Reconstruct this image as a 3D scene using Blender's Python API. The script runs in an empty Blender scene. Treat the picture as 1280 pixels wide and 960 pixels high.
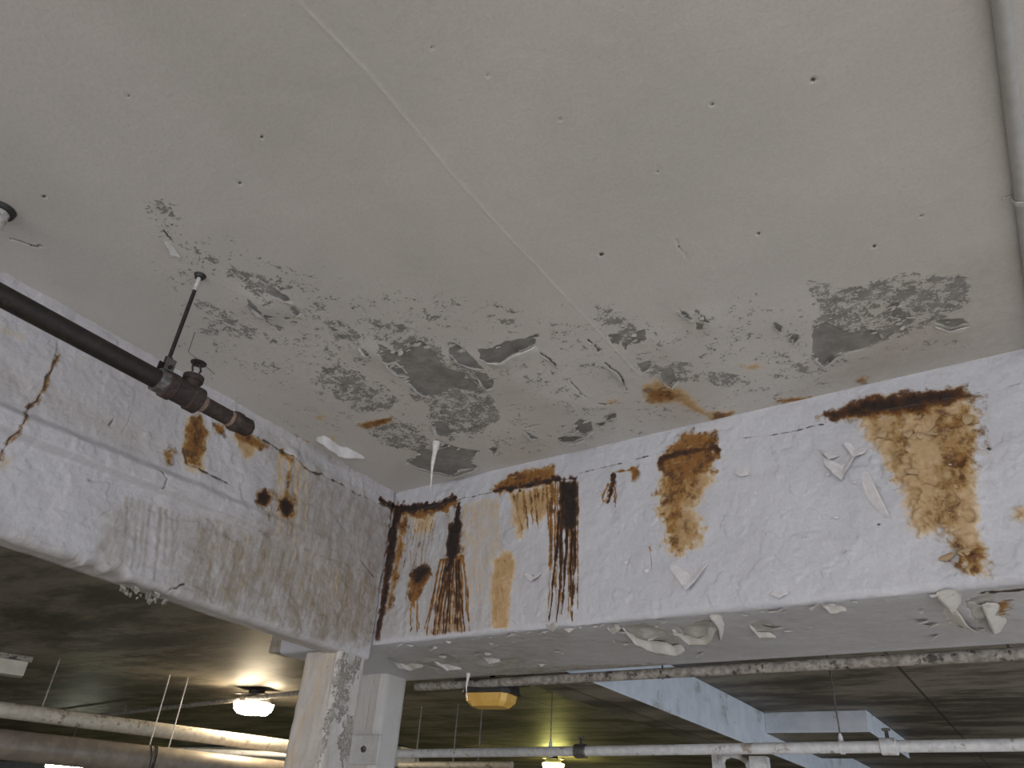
import bpy, math, random
import numpy as np
from mathutils import Vector, Matrix

random.seed(7)
RNG = np.random.default_rng(11)
scene = bpy.context.scene
COL = scene.collection

# ------------------------------------------------------------------ camera
EYE = 1.6                                   # eye height above the floor
FPX = 915.74                                # focal length in pixels of the 1280 px frame
ROT = np.array([[0.83285548, 0.24715257, 0.49524475],
                [0.54993022, -0.47083067, -0.68985161],
                [0.06267782, 0.84689674, -0.52805056]])   # camera axes -> world axes
cam_data = bpy.data.cameras.new('camera')
cam_data.sensor_width = 36.0
cam_data.lens = FPX / 1280 * 36.0
cam_data.clip_start = 0.02
cam = bpy.data.objects.new('camera', cam_data)
mw = Matrix([list(r) for r in ROT]).to_4x4()
mw.translation = Vector((0, 0, EYE))
cam.matrix_world = mw
COL.objects.link(cam)
scene.camera = cam

# ------------------------------------------------------------------ light
world = bpy.data.worlds.new('overcast')
scene.world = world
world.use_nodes = True
world.node_tree.nodes['Background'].inputs[0].default_value = (0.80, 0.88, 1.0, 1)
world.node_tree.nodes['Background'].inputs[1].default_value = 0.10

def area_light(name, loc, target, sx, sy, power, color):
    d = bpy.data.lights.new(name, 'AREA')
    d.shape = 'RECTANGLE'; d.size = sx; d.size_y = sy; d.energy = power; d.color = color
    o = bpy.data.objects.new(name, d)
    o.location = loc
    o.rotation_euler = (Vector(target) - Vector(loc)).to_track_quat('-Z', 'Y').to_euler()
    COL.objects.link(o)
    return o
# daylight entering by the open sides of the deck, behind and to the right of the photographer
area_light('daylight_opening_behind', (0.0, -7.5, 1.5), (0.0, 2.0, 1.9), 11.0, 1.9, 345, (1.0, 0.96, 0.97))
area_light('daylight_opening_side', (8.5, 2.0, 1.5), (0.0, 2.0, 1.8), 16.0, 1.7, 240, (0.64, 0.79, 1.0))
# low sun added so its bounce off the floor brightens the ceiling and undersides
sun_d = bpy.data.lights.new('sun', 'SUN'); sun_d.energy = 9.8; sun_d.angle = math.radians(2.0); sun_d.color = (1.0, .96, .93)
sun = bpy.data.objects.new('sun', sun_d); sun.rotation_euler = Vector((-.85, .42, -.29)).to_track_quat('-Z', 'Y').to_euler()
COL.objects.link(sun)

vs = scene.view_settings
scene.display_settings.display_device = 'sRGB'
vs.view_transform = 'Standard'
vs.look = 'None'
vs.gamma = 1.0
vs.use_curve_mapping = False
vs.exposure = 0.10

# ------------------------------------------------------------------ sight lines of the photograph -> points in the place
ORG = np.array([0.0, 0.0, EYE])
def ray(px, py):
    return ROT @ np.array([px - 640.0, -(py - 480.0), -FPX])
def on(ax, val, px, py):
    r = ray(px, py)
    return ORG + r * ((val - ORG[ax]) / r[ax])
def onX(v, px, py): return on(0, v, px, py)
def onY(v, px, py): return on(1, v, px, py)
def onZ(v, px, py): return on(2, v, px, py)

XL = -2.074          # face of the left beam
YR = 2.103           # face of the right beam
ZC = EYE + 1.226     # painted ceiling
ZJ = EYE + 1.15      # joint line on the beam faces
ZS = EYE + 0.600     # underside of the right beam
YB = 2.735           # back of the right beam
ZB = EYE + 0.85      # underside of the dark slabs of the neighbouring bays

# ------------------------------------------------------------------ noise
_T = [np.random.default_rng(100 + i).random((256, 256)) for i in range(8)]
def vnoise(x, y, seed=0):
    t = _T[seed % 8]
    xi = np.floor(x).astype(int); yi = np.floor(y).astype(int)
    fx = x - xi; fy = y - yi
    fx = fx * fx * (3 - 2 * fx); fy = fy * fy * (3 - 2 * fy)
    o = seed * 37
    a = t[(xi + o) & 255, (yi + o) & 255]; b = t[(xi + 1 + o) & 255, (yi + o) & 255]
    c = t[(xi + o) & 255, (yi + 1 + o) & 255]; d = t[(xi + 1 + o) & 255, (yi + 1 + o) & 255]
    return (a * (1 - fx) + b * fx) * (1 - fy) + (c * (1 - fx) + d * fx) * fy
def fbm(x, y, oct=4, seed=0, gain=0.5):
    s = 0; w = 1.0; tot = 0
    for i in range(oct):
        s = s + w * vnoise(x * 2 ** i, y * 2 ** i, seed + i); tot += w; w *= gain
    return s / tot
def sst(a, b, x):
    t = np.clip((x - a) / (b - a), 0, 1)
    return t * t * (3 - 2 * t)

# ------------------------------------------------------------------ a surface being painted: U, V in metres
class Skin:
    """Fields of wear over a surface with coordinates U, V (metres)."""
    def __init__(self, U, V, unproj):
        self.U, self.V, self.un = U, V, unproj
        self.f = {k: np.zeros(U.shape) for k in ('rust', 'dark', 'tan', 'grime', 'bare', 'crack', 'ridge', 'clean', 'chip')}
        self.disp = np.zeros(U.shape)
        self.n1 = fbm(U * 55, V * 55, 4, 1) - .5       # ragged-edge noise
        self.n2 = fbm(U * 14, V * 14, 4, 3) - .5
    def box(self, pts, pad):
        u0, v0 = pts.min(0) - pad; u1, v1 = pts.max(0) + pad
        return np.where((self.U >= u0) & (self.U <= u1) & (self.V >= v0) & (self.V <= v1))
    def tr(self, px):
        return np.array([self.un(*p) for p in px])
    def put(self, key, idx, m):
        self.f[key][idx] = np.maximum(self.f[key][idx], m)
    def poly_sd(self, pts, pad):
        idx = self.box(pts, pad)
        x = self.U[idx]; y = self.V[idx]
        d = np.full(x.shape, 1e9); inside = np.zeros(x.shape, bool)
        n = len(pts)
        for i in range(n):
            ax, ay = pts[i]; bx, by = pts[(i + 1) % n]
            ex, ey = bx - ax, by - ay
            t = np.clip(((x - ax) * ex + (y - ay) * ey) / (ex * ex + ey * ey + 1e-12), 0, 1)
            d = np.minimum(d, np.hypot(x - ax - t * ex, y - ay - t * ey))
            c = ((ay > y) != (by > y)) & (x < (bx - ax) * (y - ay) / (by - ay + 1e-12) + ax)
            inside ^= c
        return idx, np.where(inside, -d, d)
    def poly(self, key, px, soft=.006, rag=.012, amt=1.0, big=0.0):
        idx, sd = self.poly_sd(self.tr(px), .05 + soft)
        if key in ('tan', 'rust', 'dark'): soft = soft * 1.9 + .004
        sd = sd + self.n1[idx] * rag * 2 + self.n2[idx] * big * 2
        m = amt * sst(soft, -soft, sd)
        self.put(key, idx, m)
        return idx, m
    def line_sd(self, pts, w, pad):
        idx = self.box(pts, pad)
        x = self.U[idx]; y = self.V[idx]
        best = np.full(x.shape, 1e9)
        for i in range(len(pts) - 1):
            ax, ay = pts[i]; bx, by = pts[i + 1]
            ex, ey = bx - ax, by - ay
            t = np.clip(((x - ax) * ex + (y - ay) * ey) / (ex * ex + ey * ey + 1e-12), 0, 1)
            wi = w[i] * (1 - t) + w[i + 1] * t
            best = np.minimum(best, np.hypot(x - ax - t * ex, y - ay - t * ey) - wi)
        return idx, best
    def line(self, key, px, w=.003, soft=.003, rag=.0, amt=1.0, jit=.0, pts=None, sub=1):
        p = self.tr(px) if pts is None else np.array(pts)
        if sub > 1:
            t = np.linspace(0, len(p) - 1, (len(p) - 1) * sub + 1)
            p = np.stack([np.interp(t, range(len(p)), p[:, k]) for k in (0, 1)], 1)
            p[1:-1] += RNG.normal(0, jit, p[1:-1].shape)
        w = list(w) if isinstance(w, (list, tuple)) else [w]
        w = np.interp(np.linspace(0, 1, len(p)), np.linspace(0, 1, len(w)), w) if len(w) > 1 else np.full(len(p), w[0])
        idx, sd = self.line_sd(p, w, max(w) + .03 + soft)
        if key == 'crack': amt = amt * .95 * sst(.22, .45, fbm(self.U[idx] * 18, self.V[idx] * 18, 3, 4))
        if key in ('tan', 'rust', 'dark') and max(w) > .006: soft = soft * 1.8
        sd = sd + self.n1[idx] * rag * 2
        m = amt * sst(soft, -soft, sd)
        self.put(key, idx, m)
        return idx, m
    def drips(self, key, a, b, c, d, n, w=(.003, .002), amt=1.0, wig=.004, short=.4, soft=.003):
        """n runs falling from the edge a-b to the edge c-d (photo points)."""
        A, B, C, D = self.tr([a, b, c, d])
        for i in range(n):
            t = (i + RNG.random()) / n
            top = A + (B - A) * t; bot = C + (D - C) * t
            bot = top + (bot - top) * (1 - short * RNG.random() ** 1.5)
            k = 14
            s = np.linspace(0, 1, k)
            p = top + (bot - top) * s[:, None]
            p[:, 0] += np.cumsum(RNG.normal(0, wig, k)) * .6
            self.line(key, None, [w[0], w[0], w[1]], soft, 0.003, amt * (.6 + .4 * RNG.random()), pts=p)
    def speckle(self, px, dens=.5, seed=5, scale=45, soft=.03, key='bare', rag=.02):
        """scattered chips inside a traced outline."""
        idx, sd = self.poly_sd(self.tr(px), .12)
        w = sst(soft, -soft, sd + self.n2[idx] * rag * 4)
        lump = fbm(self.U[idx] * 16, self.V[idx] * 16, 3, seed)
        self.put('chip', idx, np.clip(dens * w * (.55 + .9 * lump), 0, 1))
    def attrs(self):
        a = self.f
        return {'wear_a': np.stack([a['rust'], a['dark'], a['tan'], a['grime']], -1),
                'wear_b': np.stack([a['bare'], a['crack'], a['ridge'], a['clean']], -1),
                'wear_c': np.repeat(a['chip'][..., None], 4, -1)}

def ell(cx, cy, rx, ry, ang=0, n=14):
    a = math.radians(ang)
    return [(cx + rx * math.cos(t) * math.cos(a) - ry * math.sin(t) * math.sin(a),
             cy + rx * math.cos(t) * math.sin(a) + ry * math.sin(t) * math.cos(a))
            for t in [2 * math.pi * i / n for i in range(n)]]

# ------------------------------------------------------------------ materials
def nt(name):
    m = bpy.data.materials.new(name); m.use_nodes = True
    t = m.node_tree
    b = t.nodes['Principled BSDF']
    return m, t, b
def N(t, kind, **kw):
    n = t.nodes.new(kind)
    for k, v in kw.items():
        if k.startswith('i_'):
            k2 = k[2:]
            n.inputs[int(k2) if k2.isdigit() else k2.replace('_', ' ')].default_value = v
        else:
            setattr(n, k, v)
    return n
def mix(t, fac, a, b):
    n = N(t, 'ShaderNodeMix', data_type='RGBA')
    for s, v in ((0, fac), (6, a), (7, b)):
        if hasattr(v, 'is_output'): t.links.new(v, n.inputs[s])
        else: n.inputs[s].default_value = v if s == 0 else (*v, 1)
    return n.outputs[2]
def ramp(t, v, a, b, lo=0., hi=1.):
    n = N(t, 'ShaderNodeMapRange', interpolation_type='SMOOTHSTEP')
    t.links.new(v, n.inputs[0])
    n.inputs[1].default_value = a; n.inputs[2].default_value = b; n.inputs[3].default_value = lo; n.inputs[4].default_value = hi
    return n.outputs[0]
def math_(t, op, a, b=0.):
    n = N(t, 'ShaderNodeMath', operation=op)
    for i, v in enumerate((a, b)):
        if hasattr(v, 'is_output'): t.links.new(v, n.inputs[i])
        else: n.inputs[i].default_value = v
    return n.outputs[0]
def noise(t, co, scale, detail=5, rough=.6, vec=(1, 1, 1)):
    mp = N(t, 'ShaderNodeMapping'); mp.inputs['Scale'].default_value = vec
    t.links.new(co, mp.inputs[0])
    n = N(t, 'ShaderNodeTexNoise'); n.inputs['Scale'].default_value = scale
    n.inputs['Detail'].default_value = detail; n.inputs['Roughness'].default_value = rough
    t.links.new(mp.outputs[0], n.inputs[0])
    return n.outputs[0]

def worn_paint(name, paint, paint2, bare, rough=.6, grain=.25, spots=.0, bump=.35):
    """chipped paint over concrete, with rust, grime and cracks where the surface carries them."""
    m, t, b = nt(name)
    co = N(t, 'ShaderNodeTexCoord').outputs['Object']
    def att(nm):
        a = N(t, 'ShaderNodeAttribute', attribute_name=nm)
        s = N(t, 'ShaderNodeSeparateColor'); t.links.new(a.outputs['Color'], s.inputs[0])
        return s.outputs[0], s.outputs[1], s.outputs[2], a.outputs['Alpha']
    rust, dark, tan, grime = att('wear_a')
    bareM, crack, ridge, clean = att('wear_b')
    nf = noise(t, co, 140, 6, .7); nm_ = noise(t, co, 26, 6, .65); nl = noise(t, co, 2.3, 4, .5)
    st = noise(t, co, 30, 6, .7, (1, 1, .2))
    st2 = noise(t, co, 90, 5, .7, (1, 1, .10))
    def edge(mask, nz, k=.6, lo=.32, hi=.68):
        s = math_(t, 'ADD', mask, math_(t, 'MULTIPLY', math_(t, 'SUBTRACT', nz, .5), math_(t, 'MULTIPLY', math_(t, 'MULTIPLY', mask, math_(t, 'SUBTRACT', 1.15, mask)), k * 4)))
        return ramp(t, s, lo, hi)
    c = mix(t, ramp(t, nl, .35, .65), paint, paint2)
    c = mix(t, math_(t, 'MULTIPLY', ramp(t, nf, .35, .75), grain), c, tuple(x * .62 for x in paint))
    if spots:
        c = mix(t, math_(t, 'MULTIPLY', ramp(t, noise(t, co, 210, 2, .5), .70, .74), spots), c, tuple(x * .45 for x in bare))
    c = mix(t, math_(t, 'MULTIPLY', clean, .8), c, tuple(min(1, x * 1.12) for x in paint))
    g = math_(t, 'MULTIPLY', grime, ramp(t, math_(t, 'ADD', math_(t, 'MULTIPLY', st, .5), math_(t, 'ADD', math_(t, 'MULTIPLY', st2, .22), math_(t, 'MULTIPLY', nm_, .28))), .36, .62, .25, 1.))
    c = mix(t, g, c, (.235, .19, .135))
    nmix = math_(t, 'ADD', math_(t, 'MULTIPLY', nm_, .5), math_(t, 'ADD', math_(t, 'MULTIPLY', nf, .3), math_(t, 'MULTIPLY', st2, .2)))
    def tone(mask, k):
        return math_(t, 'ADD', mask, math_(t, 'MULTIPLY', math_(t, 'SUBTRACT', nmix, .5), math_(t, 'MULTIPLY', ramp(t, mask, 0, .25), k)))
    tn = tone(tan, 1.5)
    c = mix(t, ramp(t, tn, .12, .75, 0, .92), c, mix(t, ramp(t, tn, .35, 1.15), (.58, .45, .275), (.40, .235, .080)))
    r = tone(rust, 1.7)
    rc = mix(t, ramp(t, r, .25, .75), (.46, .29, .10), (.26, .115, .022))
    rc = mix(t, ramp(t, r, .8, 1.2), rc, (.085, .030, .008))
    rc = mix(t, ramp(t, nm_, .47, .62, 0, .75), rc, (.075, .030, .010))
    rc = mix(t, ramp(t, noise(t, co, 48, 6, .7), .55, .68, 0, .7), rc, (.44, .30, .14))
    r = ramp(t, r, .12, .62)
    c = mix(t, r, c, rc)
    dk = tone(dark, 1.4)
    d = ramp(t, dk, .15, .6)
    c = mix(t, d, c, mix(t, ramp(t, dk, .4, 1.0), (.11, .042, .014), (.016, .009, .006)))
    ba = edge(bareM, nf, .4, .35, .65)
    chip_, _a, _b, _c = att('wear_c')
    cn = math_(t, 'ADD', math_(t, 'MULTIPLY', noise(t, co, 36, 9, .74), .62), math_(t, 'MULTIPLY', noise(t, co, 120, 5, .7), .38))
    thr = math_(t, 'SUBTRACT', .72, math_(t, 'MULTIPLY', chip_, .24))
    ch = ramp(t, math_(t, 'SUBTRACT', cn, thr), -.004, .018)
    ba = math_(t, 'MAXIMUM', ba, ch)
    c = mix(t, ba, c, mix(t, ramp(t, nm_, .3, .72), bare, tuple(x * 1.65 for x in bare)))
    c = mix(t, math_(t, 'MULTIPLY', ridge, .7), c, tuple(min(1, x * 1.25) for x in paint))
    c = mix(t, edge(crack, nf, .5, .3, .7), c, (.075, .060, .048))
    t.links.new(c, b.inputs['Base Color'])
    b.inputs['Roughness'].default_value = rough
    h = math_(t, 'ADD', math_(t, 'MULTIPLY', nf, .35), math_(t, 'MULTIPLY', nm_, .9))
    h = math_(t, 'SUBTRACT', h, math_(t, 'MULTIPLY', ba, .9))
    h = math_(t, 'ADD', h, math_(t, 'MULTIPLY', math_(t, 'ADD', r, d), math_(t, 'MULTIPLY', nf, 1.2)))
    h = math_(t, 'SUBTRACT', h, math_(t, 'MULTIPLY', crack, 1.0))
    bp = N(t, 'ShaderNodeBump'); bp.inputs['Strength'].default_value = bump; bp.inputs['Distance'].default_value = .004
    t.links.new(h, bp.inputs['Height']); t.links.new(bp.outputs[0], b.inputs['Normal'])
    return m

def simple(name, c1, c2, scale=40, rough=.6, metal=0., bump=.2, vec=(1, 1, 1), lo=.35, hi=.65, c3=None):
    m, t, b = nt(name)
    co = N(t, 'ShaderNodeTexCoord').outputs['Object']
    n1 = noise(t, co, scale, 6, .65, vec)
    c = mix(t, ramp(t, n1, lo, hi), c1, c2)
    if c3:
        c = mix(t, ramp(t, noise(t, co, scale * .37, 6, .7, vec), .56, .64), c, c3)
    t.links.new(c, b.inputs['Base Color'])
    b.inputs['Roughness'].default_value = rough; b.inputs['Metallic'].default_value = metal
    bp = N(t, 'ShaderNodeBump'); bp.inputs['Strength'].default_value = bump; bp.inputs['Distance'].default_value = .003
    t.links.new(n1, bp.inputs['Height']); t.links.new(bp.outputs[0], b.inputs['Normal'])
    return m
def glow(name, color, strength):
    m, t, b = nt(name)
    b.inputs['Base Color'].default_value = (*[min(1, c) for c in color], 1)
    b.inputs['Emission Color'].default_value = (*color, 1)
    b.inputs['Emission Strength'].default_value = strength
    return m
def raw_slab(name):
    """board-marked dark concrete with panel joints."""
    m, t, b = nt(name)
    co = N(t, 'ShaderNodeTexCoord').outputs['Object']
    s1 = noise(t, co, 2.2, 9, .72, (.55, 1.5, 1)); s2 = noise(t, co, 8, 7, .72, (.45, 1, 1)); s3 = noise(t, co, 70, 3, .6)
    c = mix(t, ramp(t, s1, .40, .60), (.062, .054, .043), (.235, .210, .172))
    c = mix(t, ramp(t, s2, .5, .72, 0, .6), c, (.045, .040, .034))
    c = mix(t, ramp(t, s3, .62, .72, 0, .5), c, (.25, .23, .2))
    br = N(t, 'ShaderNodeTexBrick'); br.offset = .0
    br.inputs['Scale'].default_value = 1.0; br.inputs['Brick Width'].default_value = 2.44; br.inputs['Row Height'].default_value = 1.22
    br.inputs['Mortar Size'].default_value = .008; br.inputs['Mortar Smooth'].default_value = .0
    br.inputs['Color1'].default_value = (1, 1, 1, 1); br.inputs['Color2'].default_value = (.8, .8, .8, 1); br.inputs['Mortar'].default_value = (.25, .25, .25, 1)
    mp = N(t, 'ShaderNodeMapping'); mp.inputs['Rotation'].default_value = (0, 0, math.pi / 2); mp.inputs['Location'].default_value = (.3, .55, 0)
    t.links.new(co, mp.inputs[0]); t.links.new(mp.outputs[0], br.inputs[0])
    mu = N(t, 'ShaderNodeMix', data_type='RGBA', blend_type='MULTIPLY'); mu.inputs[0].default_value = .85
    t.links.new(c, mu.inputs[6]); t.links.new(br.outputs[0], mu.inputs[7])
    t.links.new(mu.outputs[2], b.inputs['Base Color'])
    b.inputs['Roughness'].default_value = .6
    bp = N(t, 'ShaderNodeBump'); bp.inputs['Strength'].default_value = .35; bp.inputs['Distance'].default_value = .006
    t.links.new(s2, bp.inputs['Height']); t.links.new(bp.outputs[0], b.inputs['Normal'])
    return m

M_CEIL = worn_paint('ceiling_paint', (.585, .562, .532), (.535, .517, .487), (.18, .176, .165), .45, .28, .12, .40)
M_FACE_R = worn_paint('white_beam_paint', (.54, .55, .585), (.50, .51, .545), (.30, .295, .28), .5, .28, .0, .75)
M_FACE_L = worn_paint('white_beam_paint_grimy', (.52, .505, .52), (.48, .46, .465), (.28, .26, .24), .5, .30, .0, .9)
M_SOFFIT = M_FACE_R
M_COLUMN = worn_paint('column_paint', (.60, .58, .56), (.52, .49, .45), (.22, .20, .17), .38, .25, .0, .9)
M_FLAKE = simple('flaking_paint', (.55, .53, .50), (.62, .60, .57), 60, .6, 0, .2)
M_FLAKE_W = simple('flaking_white_paint', (.60, .59, .60), (.68, .67, .68), 60, .6, 0, .2)
M_FLAKE_T = simple('flaking_rusty_paint', (.36, .24, .11), (.55, .42, .27), 40, .7, 0, .3)
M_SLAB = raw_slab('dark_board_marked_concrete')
M_FLOOR = simple('floor_concrete', (.34, .33, .31), (.42, .41, .39), 3, .7, 0, .1)
M_IRON = simple('dark_iron', (.011, .008, .007), (.022, .016, .013), 60, .6, .1, .35, c3=(.032, .022, .018))
M_IRON_RUST = simple('rusty_iron', (.024, .016, .014), (.052, .034, .028), 70, .75, .0, .6, c3=(.075, .045, .03))
M_RUST = simple('rust', (.10, .035, .010), (.24, .11, .03), 90, .9, 0, .8)
M_THREAD = simple('thread_sealant', (.16, .11, .08), (.30, .22, .17), 200, .8, 0, .6)
M_WHITE_ROD = simple('rod_paint', (.42, .40, .39), (.58, .56, .55), 120, .6, 0, .3)
M_PIPE_W = simple('white_pipe_paint', (.55, .56, .57), (.68, .69, .70), 30, .4, 0, .15, c3=(.33, .29, .25))
M_PIPE_GREY = simple('grey_painted_conduit', (.36, .355, .34), (.41, .405, .39), 30, .5, 0, .1)
M_PIPE_DIRTY = simple('dirty_conduit', (.16, .145, .125), (.34, .315, .28), 45, .7, 0, .3, c3=(.05, .045, .04))
M_PIPE_CREAM = simple('cream_pipe', (.42, .38, .31), (.54, .50, .42), 26, .45, 0, .15, c3=(.22, .18, .14))
M_DUCT = simple('brown_duct', (.17, .145, .115), (.25, .215, .17), 12, .45, 0, .1)
M_BEAM2 = simple('pale_beam_paint', (.54, .60, .68), (.64, .70, .77), 9, .6, 0, .15, c3=(.40, .42, .43))
M_CALCITE = simple('calcite', (.62, .61, .58), (.78, .77, .74), 60, .35, 0, .4)
M_BLACK = simple('black_housing', (.012, .011, .010), (.03, .027, .024), 40, .5, 0, .2)
M_LENS_OFF = simple('yellowed_lens', (.62, .36, .07), (.72, .47, .13), 14, .35, 0, .05)
M_LENS_SIDE = simple('lens_rib', (.45, .24, .04), (.5, .3, .07), 14, .35, 0, .05)
M_LENS_ON = glow('lit_warm_lens', (1.0, .82, .56), 85)
M_LENS_GREEN = glow('lit_green_lens', (1.0, .94, .26), 160)
M_TUBE_ON = glow('lit_tube', (.95, 1.0, .80), 30)
M_PLATE = simple('cover_plate_paint', (.50, .50, .48), (.58, .58, .57), 30, .45, 0, .15)
M_RUBBLE = simple('broken_concrete', (.16, .145, .125), (.36, .34, .30), 120, .9, 0, .6)
M_STEEL = simple('dull_steel', (.10, .095, .09), (.20, .19, .18), 80, .45, .6, .2)
M_WOOD_WHITE = simple('batten_white', (.52, .50, .44), (.62, .60, .54), 8, .5, 0, .1)
M_WIRE = simple('wire', (.02, .018, .016), (.05, .045, .04), 60, .6, 0, .1)

# ------------------------------------------------------------------ mesh helpers
def link(o, parent=None):
    COL.objects.link(o)
    if parent is not None: o.parent = parent
    return o
def tag(o, label=None, cat=None, group=None, kind=None):
    if label: o['label'] = label
    if cat: o['category'] = cat
    if group: o['group'] = group
    if kind: o['kind'] = kind
    return o
def mesh_obj(name, verts, faces, mat, parent=None, smooth=False, loc=None):
    me = bpy.data.meshes.new(name)
    me.from_pydata([tuple(v) for v in verts], [], [tuple(f) for f in faces])
    me.update()
    if mat: me.materials.append(mat)
    if smooth:
        me.polygons.foreach_set('use_smooth', [True] * len(me.polygons))
    o = bpy.data.objects.new(name, me)
    if loc is not None: o.location = loc
    return link(o, parent)
def empty(name, loc):
    o = bpy.data.objects.new(name, None); o.location = loc; o.empty_display_size = .05
    return link(o)
def surface(name, P, attrs, mat, parent=None, flip=False, extra=None):
    """a dense quad sheet from an (n, m, 3) array with per-point wear fields."""
    n, m, _ = P.shape
    idx = np.arange(n * m).reshape(n, m)
    q = np.stack([idx[:-1, :-1], idx[1:, :-1], idx[1:, 1:], idx[:-1, 1:]], -1).reshape(-1, 4)
    if flip: q = q[:, ::-1]
    V = P.reshape(-1, 3)
    if extra is not None:
        ev, ef = extra
        ef = np.array(ef) + len(V)
        V = np.vstack([V, np.array(ev)]); q = np.vstack([q, ef])
    me = bpy.data.meshes.new(name)
    me.vertices.add(len(V)); me.vertices.foreach_set('co', V.astype(np.float32).ravel())
    me.loops.add(q.size); me.loops.foreach_set('vertex_index', q.astype(np.int32).ravel())
    me.polygons.add(len(q))
    me.polygons.foreach_set('loop_start', np.arange(0, q.size, 4, dtype=np.int32))
    me.polygons.foreach_set('use_smooth', np.ones(len(q), bool))
    me.update(calc_edges=True)
    for k, a in attrs.items():
        at = me.attributes.new(k, 'FLOAT_COLOR', 'POINT')
        d = np.zeros((len(V), 4), np.float32); d[:n * m] = a.reshape(-1, 4)
        at.data.foreach_set('color', d.ravel())
    me.materials.append(mat)
    o = bpy.data.objects.new(name, me)
    return link(o, parent)

def ring_frame(d):
    d = Vector(d).normalized()
    a = Vector((0, 0, 1)) if abs(d.z) < .9 else Vector((1, 0, 0))
    x = d.cross(a).normalized(); y = d.cross(x).normalized()
    return d, x, y
def tube_data(pts, rad, seg=16, caps=True):
    """tube along a polyline; rad may be a list."""
    pts = [Vector(p) for p in pts]
    if not isinstance(rad, (list, tuple)): rad = [rad] * len(pts)
    V, F = [], []
    dirs = []
    for i in range(len(pts)):
        a = pts[max(i - 1, 0)]; b = pts[min(i + 1, len(pts) - 1)]
        dirs.append((b - a).normalized() if (b - a).length > 1e-9 else dirs[-1])
    _, x, y = ring_frame(dirs[0])
    for i, p in enumerate(pts):
        d = dirs[i]
        x = (x - d * x.dot(d)).normalized(); y = d.cross(x)
        for k in range(seg):
            a = 2 * math.pi * k / seg
            V.append(p + (x * math.cos(a) + y * math.sin(a)) * rad[i])
    for i in range(len(pts) - 1):
        for k in range(seg):
            k2 = (k + 1) % seg
            F.append((i * seg + k, i * seg + k2, (i + 1) * seg + k2, (i + 1) * seg + k))
    if caps:
        F.append(tuple(range(seg))[::-1]); F.append(tuple((len(pts) - 1) * seg + k for k in range(seg)))
    return V, F
def tube(name, pts, rad, mat, parent=None, seg=16, caps=True):
    o_loc = Vector(pts[0]) if parent is None else Vector((0, 0, 0))
    if parent is not None: o_loc = Vector(parent.location)
    V, F = tube_data([Vector(p) - o_loc for p in pts], rad, seg, caps)
    o = mesh_obj(name, V, F, mat, parent, True, o_loc if parent is None else None)
    try:
        o.data.set_sharp_from_angle(angle=math.radians(40))
    except Exception: pass
    return o
def box_data(c, s):
    cx, cy, cz = c; x, y, z = s[0] / 2, s[1] / 2, s[2] / 2
    V = [(cx + i * x, cy + j * y, cz + k * z) for i in (-1, 1) for j in (-1, 1) for k in (-1, 1)]
    F = [(0, 1, 3, 2), (4, 6, 7, 5), (0, 4, 5, 1), (2, 3, 7, 6), (0, 2, 6, 4), (1, 5, 7, 3)]
    return V, F
def prism(name, outline, d, mat, parent=None, bevel=0.0, loc=None):
    """solid from a planar 3D outline pushed along d."""
    n = len(outline); d = Vector(d)
    V = [Vector(p) for p in outline] + [Vector(p) + d for p in outline]
    F = [tuple(range(n)), tuple(range(2 * n - 1, n - 1, -1))] + [(i, i + n, (i + 1) % n + n, (i + 1) % n) for i in range(n)]
    o = mesh_obj(name, V, F, mat, parent, False, loc)
    if bevel:
        b = o.modifiers.new('bevel', 'BEVEL'); b.width = bevel; b.segments = 2
    return o
def boxo(name, c, s, mat, parent=None, bevel=0.0, loc=None):
    V, F = box_data(c, s)
    o = mesh_obj(name, V, F, mat, parent, False, loc)
    if bevel:
        b = o.modifiers.new('bevel', 'BEVEL'); b.width = bevel; b.segments = 2
    return o

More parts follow.
